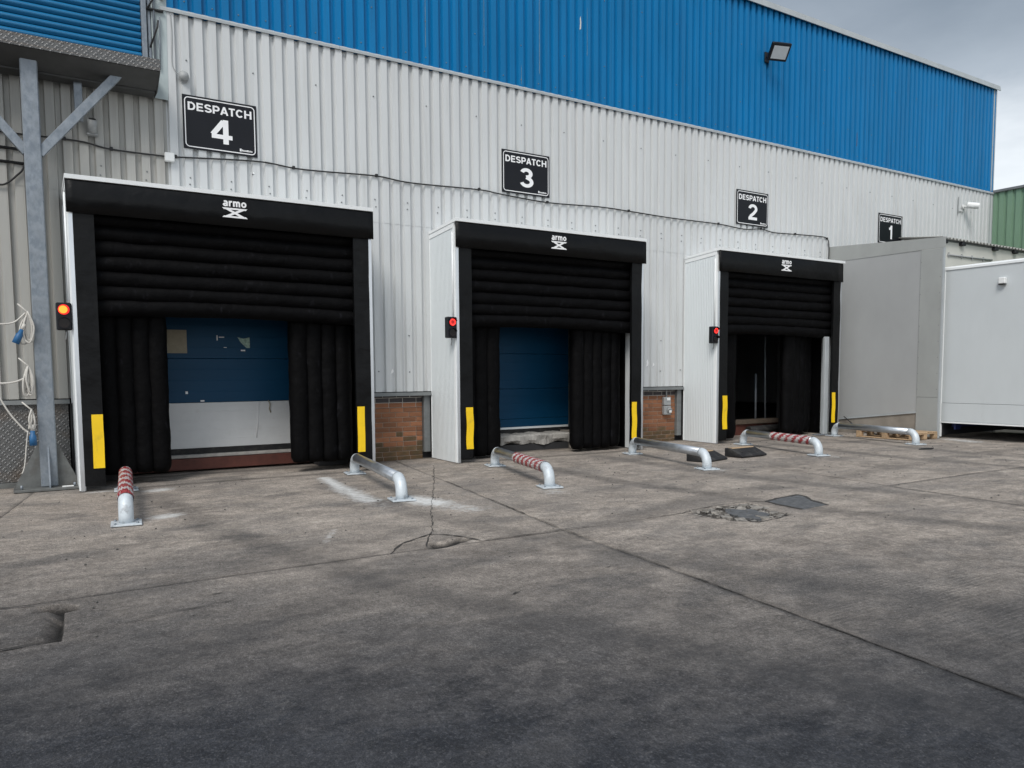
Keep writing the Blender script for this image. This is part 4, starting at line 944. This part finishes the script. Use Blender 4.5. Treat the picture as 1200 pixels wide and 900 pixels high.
# ------------------------------------------------------------------ wheel guides
def wheel_guide(far, near, label, tape=None):
    far, near = Vector((*far, 0)), Vector((*near, 0)); d_ = near - far; Lg = d_.length
    rz = math.atan2(-d_.x, d_.y) + math.pi         # local -Y runs from far to near
    g = thing('wheel_guide', label, 'wheel guide', far, 'tubular steel wheel guides in front of the bays', rz)
    R_, H_, rt = 0.15, 0.222, 0.061
    # straight rail
    tube('rail', [(0, -R_, H_), (0, -Lg + R_, H_)], rt, 'tube', g, 28)
    for y0, sg in ((0, -1), (-Lg, 1)):
        pts = [(0, y0, 0.012), (0, y0, H_ - R_)]
        for j in range(1, 10):
            a = math.radians(10 * j); pts.append((0, y0 + sg * (R_ - R_ * math.cos(a)), H_ - R_ + R_ * math.sin(a)))
        leg = tube('leg', pts, rt + 0.0015, 'tube_white', g, 28)
        box('base_plate', -0.125, 0.125, y0 - 0.125, y0 + 0.125, 0.002, 0.018, 'tube_white', g, 0.003)
        for ax in (-0.09, 0.09):
            for ay in (-0.09, 0.09): tube('bolt', [(ax, y0 + ay, 0.017), (ax, y0 + ay, 0.032)], 0.011, 'galv', g, 6)
    if tape:
        a, bb, bend, freq, turns = tape; random.seed(int(far.x * 10)); path = []
        y_a, y_b = -a * Lg, min(-bb * Lg, 0)
        n_ = max(8, int((y_a - y_b) / 0.05))
        for i in range(n_ + 1): path.append((0, y_a + (y_b - y_a) * i / n_, H_))
        if bend:                                  # carry on round the near elbow
            for j in range(1, 9):
                a_ = math.radians(bend * j / 8); path.append((0, -Lg + R_ - R_ * math.sin(a_), H_ - R_ + R_ * math.cos(a_)))
        path = [Vector(q) for q in path]; seg = 24; V = []; F = []; wind = []; run = 0.0
        for i, q in enumerate(path):
            if i: run += (q - path[i - 1]).length
            tdir = (path[min(i + 1, len(path) - 1)] - path[max(i - 1, 0)]).normalized(); nx2 = Vector((1, 0, 0)); nz2 = nx2.cross(tdir)
            for k_ in range(seg + 1):
                ph = 2 * math.pi * k_ / seg; w_ = run * freq - turns * k_ / seg
                rr = rt + 0.0045 + 0.004 * abs(math.sin(math.pi * w_)) + random.uniform(0, 0.0015) * (0 < k_ < seg)
                V.append(q + nx2 * math.cos(ph) * rr + nz2 * math.sin(ph) * rr); wind.append(w_ + 40)
            if i:
                for k_ in range(seg):
                    c0 = (i - 1) * (seg + 1) + k_; c1 = i * (seg + 1) + k_; F.append((c0, c0 + 1, c1 + 1, c1))
        o_ = pydata('hazard_tape', V, F, 'tape', g, True)
        at_ = o_.data.attributes.new('wind', 'FLOAT', 'POINT'); at_.data.foreach_set('value', np.array(wind, np.float32))
wheel_guide((0.955, -1.05), (0.725, -3.33), 'steel wheel guide wrapped in red and white tape beside the galvanised post', (0.05, 0.935, 22, 2.6, 1))
wheel_guide((3.685, -1.15), (3.315, -3.50), 'bare steel wheel guide with white cement dust line beside it')
wheel_guide((5.66, -1.48), (5.115, -3.63), 'steel wheel guide half wrapped in red and white tape under despatch sign 3', (0.45, 0.93, 0, 6.2, 2))
wheel_guide((8.32, -1.37), (7.82, -3.48), 'bare steel wheel guide beside a low rubber kerb ramp behind it')
wheel_guide((11.01, -1.29), (10.505, -3.25), 'steel wheel guide taped red and white over its outer half under despatch sign 2', (0.42, 0.92, 0, 5.6, 2))
wheel_guide((13.93, -1.08), (13.46, -3.07), 'bare steel wheel guide in front of the timber pallet')

# ------------------------------------------------------------------ rubber kerb ramps
def ramp(x0, y0, rz, label, strip):
    r_ = thing('kerb_ramp', label, 'kerb ramp', (x0, y0, 0), 'loose rubber kerb ramps', rz)
    L_, D_, H_ = 0.60, 0.34, 0.13      # length along x, rise along +y
    prism('body', [(0, 0.005), (0, 0.03), (D_ - 0.10, H_), (D_, H_), (D_, 0.005)], 'x', 0, L_, 'rubber', r_, 0.006)
    for i in range(3):
        xx = 0.12 + i * 0.18
        tube('screw_hole', [(xx, 0.10, 0.068), (xx, 0.098, 0.078)], 0.018, 'black_cable', r_, 10)
    if strip: prism('reflector', [(D_ - 0.125, H_ - 0.006), (D_ - 0.10, H_ + 0.003), (D_ - 0.03, H_ + 0.003), (D_ - 0.03, H_ - 0.004)], 'x', 0.04, L_ - 0.04, 'pallet', r_)
ramp(9.28, -2.80, 0.05, 'black rubber kerb ramp with worn yellow strip before despatch bay 2', True)
ramp(8.36, -2.95, 0.22, 'black rubber kerb ramp half hidden behind a bare wheel guide', True)

# ------------------------------------------------------------------ upper platform on its post
pf = thing('loading_platform', 'high steel platform with chequer plate edge below the blue roller shutter', 'platform', (0, 0, 0))
box('deck', -3.0, 1.55, -0.60, -0.06, 5.045, 5.085, 'galv_dirty', pf, 0.004)
box('edge_plate', -3.0, 1.56, -0.612, -0.601, 4.955, 5.09, 'chequer', pf, 0.002)
prism('end_plate', [(-0.60, 5.085), (-0.60, 4.955), (-0.30, 4.80), (-0.07, 4.80), (-0.07, 5.085)], 'x', 1.551, 1.563, 'underside', pf)
box('rear_beam', -3.0, 1.54, -0.30, -0.08, 4.79, 5.04, 'underside', pf, 0.006)
prism('soffit_plate', [(-0.595, 4.958), (-0.31, 4.82), (-0.31, 4.812), (-0.595, 4.95)], 'x', -3.0, 1.548, 'underside', pf)
prism('gusset', [(1.56, 4.97), (1.72, 4.80), (1.56, 4.80)], 'y', -0.085, -0.075, 'jamb', pf)
post = thing('steel_post', 'tall galvanised box post with finned foot and braces under the platform', 'post', (0.21, -0.36, 0))
box('shaft', -0.087, 0.087, -0.087, 0.087, 0.03, 4.945, 'galv', post, 0.012)
box('base_plate', -0.36, 0.32, -0.24, 0.22, 0.0, 0.03, 'galv_dirty', post, 0.004)
prism('fin', [(0.088, 0.031), (0.30, 0.031), (0.30, 0.08), (0.088, 0.56)], 'y', -0.008, 0.008, 'galv_dirty', post)
prism('fin', [(-0.088, 0.031), (-0.33, 0.031), (-0.33, 0.08), (-0.088, 0.56)], 'y', -0.008, 0.008, 'galv_dirty', post)
prism('fin', [(-0.088, 0.031), (-0.22, 0.031), (-0.22, 0.07), (-0.088, 0.50)], 'x', -0.008, 0.008, 'galv', post)
for ax, ay in ((-0.28, -0.17), (0.25, -0.17), (0.20, 0.14), (-0.24, 0.14)): tube('bolt', [(ax, ay, 0.03), (ax, ay, 0.075)], 0.014, 'galv', post, 6)
box('packing_shim', 0.12, 0.24, -0.225, -0.19, 0.031, 0.045, 'plastic_white', post, 0.003)
def brace(p0, p1, w, dpt, yc, parent):
    a, b__ = Vector((p0[0], p0[1])), Vector((p1[0], p1[1])); d_ = (b__ - a).normalized(); nn_ = Vector((-d_.y, d_.x)) * w / 2
    prism('brace', [tuple(a - nn_), tuple(b__ - nn_), tuple(b__ + nn_), tuple(a + nn_)], 'y', yc - dpt / 2, yc + dpt / 2, 'galv', parent, 0.004)
brace((0.06, 3.86), (0.93, 4.92), 0.10, 0.07, -0.03, post)
brace((-0.06, 3.86), (-0.93, 4.92), 0.10, 0.07, -0.03, post)
box('hanger', 0.45, 0.54, 0.14, 0.20, 4.35, 4.80, 'galv', post, 0.006)

# ------------------------------------------------------------------ cables and fittings on the wall
cb = [(-0.6, 4.13), (0.20, 4.14), (0.545, 4.147), (0.77, 4.14), (1.046, 4.098), (1.649, 4.099), (1.78, 4.106), (2.8, 4.19), (3.30, 4.165), (3.75, 4.175), (4.52, 4.212), (5.07, 4.18), (6.25, 4.216), (6.64, 4.194), (7.56, 4.158), (8.65, 4.202), (9.33, 4.197), (10.36, 4.178), (11.6, 4.184), (12.32, 4.151), (12.82, 4.20), (13.21, 4.162), (13.88, 4.185), (14.70, 4.21), (14.93, 4.18), (15.0, 4.05), (15.0, 3.70)]
wc = thing('wall_cable', 'black cable sagging along the grey wall below the despatch signs', 'cable', (0, -0.072, 0))
tube('cable', smooth_path([(a, 0.0, z_) for a, z_ in cb], 5), 0.0105, 'black_cable', wc, 7)
for a, z_ in cb[2::2]: box('clip', a - 0.018, a + 0.018, -0.016, 0.02, z_ - 0.012, z_ + 0.028, 'black_cable', wc, 0.003)
jb = thing('junction_box', 'small white junction box on the cable left of despatch sign 4', 'junction box', (1.707, -0.058, 4.09))
box('case', -0.058, 0.058, -0.055, 0.0, -0.055, 0.055, 'plastic_white', jb, 0.008); box('lid', -0.054, 0.054, -0.062, -0.056, -0.051, 0.051, 'plastic_white', jb, 0.003)
for z_, e_, lb_ in ((3.966, 0.16, 'upper'), (3.808, 0.13, 'lower, looped')):
    o = tube('wall_conduit', [(-0.8, -0.065, z_ + 0.01), (e_, -0.065, z_ - 0.004)], 0.017, 'black_cable', None, 8); tag(o, lb_ + ' black conduit running along the wall behind the galvanised post', 'conduit', 'black conduits behind the post')
o = tube('drop_cable', smooth_path([(0.13, -0.07, 3.80), (0.10, -0.08, 3.72), (0.048, -0.08, 3.66), (-0.03, -0.08, 3.58), (-0.126, -0.08, 3.53), (-0.35, -0.08, 3.55)], 5), 0.011, 'black_cable', None, 8); tag(o, 'thin black cable looping below the conduits by the post', 'cable')

ps = thing('security_sensor', 'small grey dome sensor above despatch sign 4', 'sensor', (1.915, -0.058, 5.14))
tube('backplate', [(0, 0, -0.03), (0, -0.02, -0.03)], 0.058, 'plastic_grey', ps, 20)
V = []; F = []
for i in range(7):
    a = math.pi / 2 * i / 6
    for j in range(18):
        t_ = 2 * math.pi * j / 18; V.append((0.062 * math.cos(a) * math.cos(t_), -0.02 - 0.065 * math.sin(a), -0.005 + (0.066 * math.cos(a) * math.sin(t_)) - 0.012 * math.sin(a)))
for i in range(6):
    for j in range(18): F.append((i * 18 + j, i * 18 + (j + 1) % 18, (i + 1) * 18 + (j + 1) % 18, (i + 1) * 18 + j))
pydata('dome', V, F, 'plastic_grey', ps, True)
tube('lead', smooth_path([(-0.05, -0.005, 0.0), (-0.10, -0.005, 0.05), (-0.13, 0.0, 0.15), (-0.12, 0.0, 0.5), (-0.13, 0.0, 0.74)], 4), 0.005, 'plastic_grey', ps, 6)

fl = thing('wall_floodlight', 'black floodlight with pale glass on the blue wall', 'floodlight', (12.90, -0.058, 7.58))
box('wall_bracket', -0.06, 0.06, -0.03, 0.0, -0.10, 0.10, 'black_paint', fl, 0.006)
tube('arm', [(0, -0.02, 0), (0.0, -0.16, -0.02)], 0.022, 'black_paint', fl, 10)
hd = bpy.data.objects.new('tmp', None); bpy.data.objects.remove(hd)
hq = box('head', -0.21, 0.21, -0.17, 0.17, -0.035, 0.035, 'black_paint', fl, 0.015); hq.location = (0.02, -0.30, 0.02); hq.rotation_euler = (math.radians(-52), 0, math.radians(-18))
gl = box('glass', -0.165, 0.165, -0.115, 0.125, -0.040, -0.036, 'flood_glass', hq, 0.002)

cc = thing('security_camera', 'white bullet camera on the grey wall near the green building', 'camera', (20.33, -0.058, 5.43))
tube('mount', [(0, 0, 0), (0, -0.03, 0)], 0.06, 'plastic_white', cc, 16)
tube('arm', [(0, -0.03, 0), (0.03, -0.12, -0.01)], 0.022, 'plastic_white', cc, 10)
tube('body', [(-0.03, -0.10, 0.02), (0.10, -0.28, -0.02)], 0.07, 'plastic_white', cc, 18)
tube('lens', [(0.1015, -0.2821, -0.0205), (0.106, -0.288, -0.022)], 0.054, 'glass_dark', cc, 18)
tube('shade', [(-0.02, -0.11, 0.03), (0.13, -0.32, -0.018)], 0.074, 'plastic_white', cc, 18, cap=False)
boxes('cable_tray', [(-0.25, -0.22, -0.012, 0.0, -0.18, 0.22), (-0.22, 0.0, -0.012, 0.0, -0.145, -0.12)], 'plastic_grey', cc)

pc = thing('pipe_fitting', 'short grey pipe stub on the wall under the platform', 'pipe', (0.845, -0.058, 4.31))
tube('stub', [(0.0, -0.06, -0.055), (0.0, -0.12, 0.085)], 0.052, 'plastic_grey', pc, 18); tube('mouth', [(0.0, -0.1202, 0.0855), (0.0, -0.124, 0.094)], 0.040, 'black_cable', pc, 18)
box('strap', -0.06, 0.06, -0.09, 0.0, -0.085, -0.065, 'plastic_grey', pc, 0.004)
tube('lead', [(-0.17, -0.01, 0.03), (-0.165, -0.01, 0.27)], 0.008, 'plastic_white', pc, 6)

so = thing('power_socket', 'grey weatherproof power socket on the brick plinth', 'socket', (10.37, 0.060, 0.68))
box('back_box', -0.085, 0.085, -0.07, 0.0, 0.01, 0.17, 'plastic_grey', so, 0.01); box('switch', -0.03, 0.05, -0.085, -0.071, 0.10, 0.15, 'plastic_white', so, 0.004)
box('outlet', -0.085, 0.085, -0.075, 0.0, -0.17, 0.0, 'plastic_grey', so, 0.01); tube('socket_lid', [(0.02, -0.075, -0.075), (0.02, -0.11, -0.095)], 0.055, 'plastic_grey', so, 16)
box('hanging_tag', -0.005, 0.055, -0.118, -0.112, -0.13, -0.05, 'plastic_white', so, 0.002)
tube('conduit', [(0.0, -0.03, 0.17), (0.0, -0.03, 0.33)], 0.014, 'plastic_grey', so, 8)

# hanging power leads beside the post
def coil(name, label, top, n_loops, length, spread, r_, seed, plug=None, feed=None):
    random.seed(seed)
    c_ = thing(name, label, 'power lead', top, 'white power leads hung beside the post')
    pts = []
    for i in range(n_loops):
        s_ = length * random.uniform(0.8, 1.05); w = spread * random.uniform(0.5, 1.1) * (1 if i % 2 else -1); yo = random.uniform(-0.03, 0.03); lean = random.uniform(-0.03, 0.02)
        pts += [(0.0, yo, 0.0), (w * 0.8 + lean, yo - 0.02, -s_ * 0.5), (w * 0.4 + lean * 2, yo, -s_), (-w * 0.4 + lean, yo + 0.02, -s_ * 0.92), (-w * 0.55, yo, -s_ * 0.45)]
    pts.append((0, 0, 0.01))
    tube('coiled_lead', smooth_path(pts, 5), r_, 'white_cable', c_, 7)
    tube('tie', [(-0.09, 0, 0.09), (0.0, -0.02, 0.0), (0.015, 0.0, -0.03)], 0.008, 'white_cable', c_, 6)
    if feed: tube('feed_lead', smooth_path(feed, 6), r_, 'white_cable', c_, 7)
    if plug:
        p_, d_ = Vector(plug[0]), Vector(plug[1]).normalized()
        tube('plug', [p_, p_ + d_ * 0.05, p_ + d_ * 0.06, p_ + d_ * 0.17], 0.03, 'plug_blue', c_, 14, True, [0.022, 0.026, 0.036, 0.038])
        tube('plug_collar', [p_ - d_ * 0.07, p_], 0.02, 'white_cable', c_, 12)
    return c_
coil('power_lead', 'coil of dirty white power lead with dark blue plug hung by the post', (0.075, -0.50, 2.05), 4, 0.34, 0.075, 0.010, 5, ((-0.06, -0.02, -0.20), (-0.45, 0, -1)), [(-0.02, 0, -0.01), (-0.12, 0, -0.11), (-0.22, 0, -0.14), (-0.36, 0, -0.135), (-0.6, 0, -0.10)])
coil('power_lead', 'tight bundle of white power lead hung beside the post', (0.055, -0.50, 1.44), 6, 0.33, 0.045, 0.011, 6, None, [(-0.02, 0, -0.13), (-0.13, 0, -0.18), (-0.24, 0, -0.195), (-0.36, 0, -0.19), (-0.6, 0, -0.16)])
coil('power_lead', 'white power lead with white and blue plug hung above the post foot', (0.065, -0.52, 0.94), 2, 0.26, 0.04, 0.010, 8, ((0.0, -0.01, -0.24), (0, 0, -1)), [(-0.02, 0, -0.28), (-0.10, 0, -0.20), (-0.22, 0, -0.02), (-0.33, 0, 0.22), (-0.45, 0, 0.5)])
o = tube('hanging_wire', smooth_path([(0.02, -0.53, 0.70), (0.0, -0.53, 0.55), (-0.03, -0.53, 0.30), (-0.06, -0.53, 0.21)], 5), 0.007, 'white_cable', None, 6); tag(o, 'thin loose white wire hanging down by the post foot', 'wire')
cl = prism('sheet_offcut', [(-0.98, 0.0), (-0.60, 0.0), (-0.345, 0.375), (-0.42, 0.47), (-0.80, 0.62)], 'y', -0.075, -0.055, 'trailer', None, 0.003); tag(cl, 'pale grey sheet offcut propped against the chequer plate', 'sheet offcut')
bt = prism('timber_batten', [(-0.75, 0.0), (-0.68, 0.0), (-0.262, 0.245), (-0.285, 0.285)], 'y', -0.63, -0.59, 'timber_fresh', None, 0.004); tag(bt, 'pale timber batten leaning at the yard edge by the post', 'timber')

# ------------------------------------------------------------------ despatch bay 1: enclosure, pallet, trailer
en = thing('dock_enclosure', 'grey panelled dock enclosure between despatch bay 2 and the white trailer', 'dock enclosure', (15.05, 0, 0))
prism('side_panel', [(-0.06, 0.262), (-2.12, 0.51), (-2.12, 3.668), (-0.06, 3.676)], 'x', 0.0, 0.06, 'panel_grey', en)
prism('panel_foot_trim', [(-0.06, 0.225), (-2.118, 0.472), (-2.118, 0.508), (-0.06, 0.260)], 'x', -0.012, 0.06, 'trim', en)
prism('concrete_foot', [(-0.06, 0.0), (-2.118, 0.0), (-2.118, 0.470), (-0.06, 0.223)], 'x', 0.012, 0.06, 'conc_plinth', en)
box('cover_strip', -0.012, 0.05, -2.55, -2.121, 0.795, 3.664, 'panel_grey2', en, 0.003)
box('cover_strip', -0.014, 0.05, -2.55, -2.121, 0.0, 0.790, 'panel_grey2', en, 0.003)
box('edge_angle', -0.016, 0.03, -2.585, -2.551, 0.0, 3.664, 'trim', en, 0.002)
prism('top_flashing', [(-0.06, 3.68), (-2.59, 3.669), (-2.59, 3.862), (-0.06, 4.015)], 'x', -0.01, 0.012, 'panel_grey2', en)
prism('flashing_return', [(-0.06, 4.010), (-2.58, 3.856), (-2.58, 3.848), (-0.06, 4.002)], 'x', 0.0122, 0.16, 'panel_grey2', en)
box('roof_panel', 0.065, 2.45, -2.4, -1.04, 3.10, 3.16, 'panel_grey', en, 0)
box('side_panel', 2.42, 2.48, -2.4, -1.04, 0.0, 3.09, 'panel_grey', en, 0)
o = tube('trailing_cable', smooth_path([(14.99, -0.55, 0.34), (14.985, -0.75, 0.20), (14.97, -1.0, 0.05), (14.95, -1.3, 0.012), (14.9, -1.45, 0.012)], 5), 0.011, 'black_cable', None, 8); tag(o, 'black cable trailing down at the foot of the grey enclosure', 'cable')
for y_ in np.arange(-2.53, -2.1, 0.385):
    for z_ in np.arange(0.95, 3.6, 0.31): tube('rivet', [(-0.0125, y_ + 0.01, z_), (-0.016, y_ + 0.01, z_)], 0.007, 'trim_dark', en, 6)

pl = thing('timber_pallet', 'worn timber pallet lying beside the grey enclosure', 'pallet', (14.55, -2.02, 0))
for i in range(5): box('deck_board', -0.38 + i * 0.165, -0.38 + i * 0.165 + 0.11, -0.6, 0.6, 0.122, 0.142, 'pallet', pl, 0.003)
for y_ in (-0.6, -0.05, 0.5): box('cross_board', -0.4, 0.4, y_, y_ + 0.10, 0.100, 0.121, 'pallet', pl, 0.003)
for x_ in (-0.4, -0.05, 0.3):
    for y_ in (-0.6, -0.05, 0.5): box('block', x_, x_ + 0.10, y_, y_ + 0.10, 0.021, 0.099, 'pallet', pl, 0.003)
for x_ in (-0.4, -0.05, 0.3): box('bottom_board', x_, x_ + 0.10, -0.6, 0.6, 0.002, 0.020, 'pallet', pl, 0.003)

tr = thing('box_trailer', 'white box trailer backed up beside the grey dock enclosure', 'trailer', (15.25, -2.46, 0))
TL = 8.4
box('side_skin', 0.0, 0.03, -TL, 0.0, 0.685, 3.255, 'trailer', tr, 0.003)
box('lower_skirt', -0.006, 0.03, -TL, -0.001, 0.325, 0.679, 'trailer', tr, 0.003)
prism('skirt_rail', [(-0.012, 0.295), (-0.012, 0.320), (0.03, 0.322), (0.03, 0.295)], 'y', -TL, -0.002, 'white_gloss', tr)
prism('roof_rail', [(-0.018, 3.245), (-0.018, 3.285), (0.0, 3.31), (0.06, 3.31), (0.06, 3.258), (-0.002, 3.258)], 'y', -TL, 0.0, 'white_gloss', tr)
box('corner_post', -0.010, 0.04, -0.05, 0.012, 0.02, 3.25, 'white_gloss', tr, 0.003)
box('roof_skin', 0.062, 2.44, -TL, 0.0, 3.27, 3.30, 'trailer', tr, 0)
box('side_skin', 2.45, 2.48, -TL, 0.0, 0.685, 3.30, 'trailer', tr, 0.003)
box('lower_skirt', 2.45, 2.486, -TL, -0.001, 0.05, 0.679, 'chassis', tr, 0.003)
box('tail_skirt', 0.05, 2.44, -0.06, -0.03, 0.05, 0.595, 'chassis', tr, 0.003)
box('front_wall', 0.031, 2.449, -TL, -TL + 0.04, 0.685, 3.269, 'trailer', tr, 0)
box('floor', 0.032, 2.448, -TL + 0.042, -0.01, 0.60, 0.68, 'chassis', tr, 0)
box('chassis_rail', 0.55, 0.70, -TL, -0.1, 0.38, 0.595, 'chassis', tr, 0.01)
box('chassis_rail', 1.80, 1.95, -TL, -0.1, 0.38, 0.595, 'chassis', tr, 0.01)
box('rear_bumper', 0.25, 2.3, -0.22, -0.12, 0.20, 0.36, 'chassis_blue', tr, 0.01)
box('marker_panel', 0.06, 0.26, -0.30, -0.27, 0.17, 0.29, 'chassis_blue', tr, 0.004)
box('lamp_housing', -0.085, -0.001, -1.17, -1.05, 2.885, 3.0, 'plastic_white', tr, 0.012)
box('lamp_lens', -0.080, -0.01, -1.165, -1.055, 2.868, 2.884, 'glass_dark', tr, 0.003)
def wheel(x_, y_, parent):
    w = tube('wheel', [(x_, y_, 0.44), (x_ + 0.28, y_, 0.44)], 0.43, 'rubber', parent, 28)
    tube('rim', [(x_ - 0.008, y_, 0.44), (x_ + 0.02, y_, 0.44)], 0.26, 'galv_dirty', w, 20)
for y_ in (-2.9, -4.0):
    for x_ in (0.14, 2.06): wheel(x_, y_, tr)
    box('axle', 0.4, 2.1, y_ - 0.06, y_ + 0.06, 0.38, 0.49, 'chassis', tr, 0)
for x_ in (0.6, 1.8): box('landing_leg', x_, x_ + 0.12, -7.4, -7.28, 0.0, 0.6, 'chassis', tr, 0.006)
o = prism('rubber_scrap', [(12.62, -3.62), (12.72, -3.60), (12.80, -3.55), (12.9, -3.58), (13.0, -3.66), (12.86, -3.70), (12.74, -3.66)], 'z', 0.001, 0.018, 'rubber', None, 0.003); tag(o, 'black rubber scrap lying on the concrete near the trailer', 'scrap')

# ------------------------------------------------------------------ lean-to and green building on the right
lt = thing('lean_to', 'low cream rendered lean-to with corrugated roof edge behind the trailer', 'lean-to', (17.6, 0, 0))
box('wall', 0.0, 4.10, -1.0, -0.16, 0.0, 4.25, 'render_white', lt, 0)
V = []; F = []; k_ = 0; x_ = -0.03; pr = 0.1465
while x_ < 4.11:
    hgt = 0.022 * math.cos(2 * math.pi * x_ / pr)
    for yy, z_ in ((-1.10, 4.285), (-1.10, 4.297), (-0.07, 4.42), (-0.07, 4.408)): V.append((x_, yy, z_ + hgt))
    if k_:
        a, b__ = (k_ - 1) * 4, k_ * 4
        for j in range(4): F.append((a + j, b__ + j, b__ + (j + 1) % 4, a + (j + 1) % 4))
    k_ += 1; x_ += pr / 8
pydata('roof_sheet', V, F, 'roof_sheet', lt, True)
for x_ in (0.10, 0.85, 2.3, 3.25): box('bracket', x_, x_ + 0.16, -1.09, -1.001, 4.18, 4.26, 'chassis', lt, 0.01)
box('eave_board', 0.0, 4.1, -1.012, -1.001, 4.235, 4.26, 'trim_dark', lt, 0)
tube('conduit', [(0.38, -1.02, 3.945), (1.6, -1.02, 3.95), (2.3, -1.02, 3.955)], 0.02, 'plastic_grey', lt, 8)
for x_ in (0.4, 0.95, 1.4, 1.9): box('conduit_clip', x_, x_ + 0.03, -1.03, -1.001, 3.90, 4.0, 'plastic_grey', lt, 0.004)
gb = thing('green_building', 'green ribbed metal building rising behind the lean-to', 'building', (21.78, 0, 0))
V = []; F = []; y_ = 0.4; k_ = 0; pr = 0.20
while y_ > -9.0:
    for o_ in (0.0, 0.12, 0.135, 0.185):
        V += [(0.0 if o_ < 0.13 else 0.04 if o_ < 0.18 else 0.04, y_ - o_, 0.0), (0.0 if o_ < 0.13 else 0.04, y_ - o_, 5.93)]
    y_ -= pr
for j in range(len(V) // 2 - 1): F.append((2 * j, 2 * j + 2, 2 * j + 3, 2 * j + 1))
pydata('cladding', V, F, 'green_clad', gb)
box('eave_trim', -0.05, 0.10, -9.1, 0.42, 5.935, 6.0, 'trim_dark', gb, 0.005)
box('wall', 0.05, 9.0, -9.0, -8.9, 0, 5.9, 'green_clad', gb, 0)
box('wall', 8.9, 9.0, -8.9, 0.4, 0, 5.9, 'green_clad', gb, 0)
prism('roof', [(0.11, 5.95), (4.5, 7.0), (9.1, 5.95), (9.1, 5.91), (0.11, 5.91)], 'y', -9.05, 0.42, 'green_clad', gb)
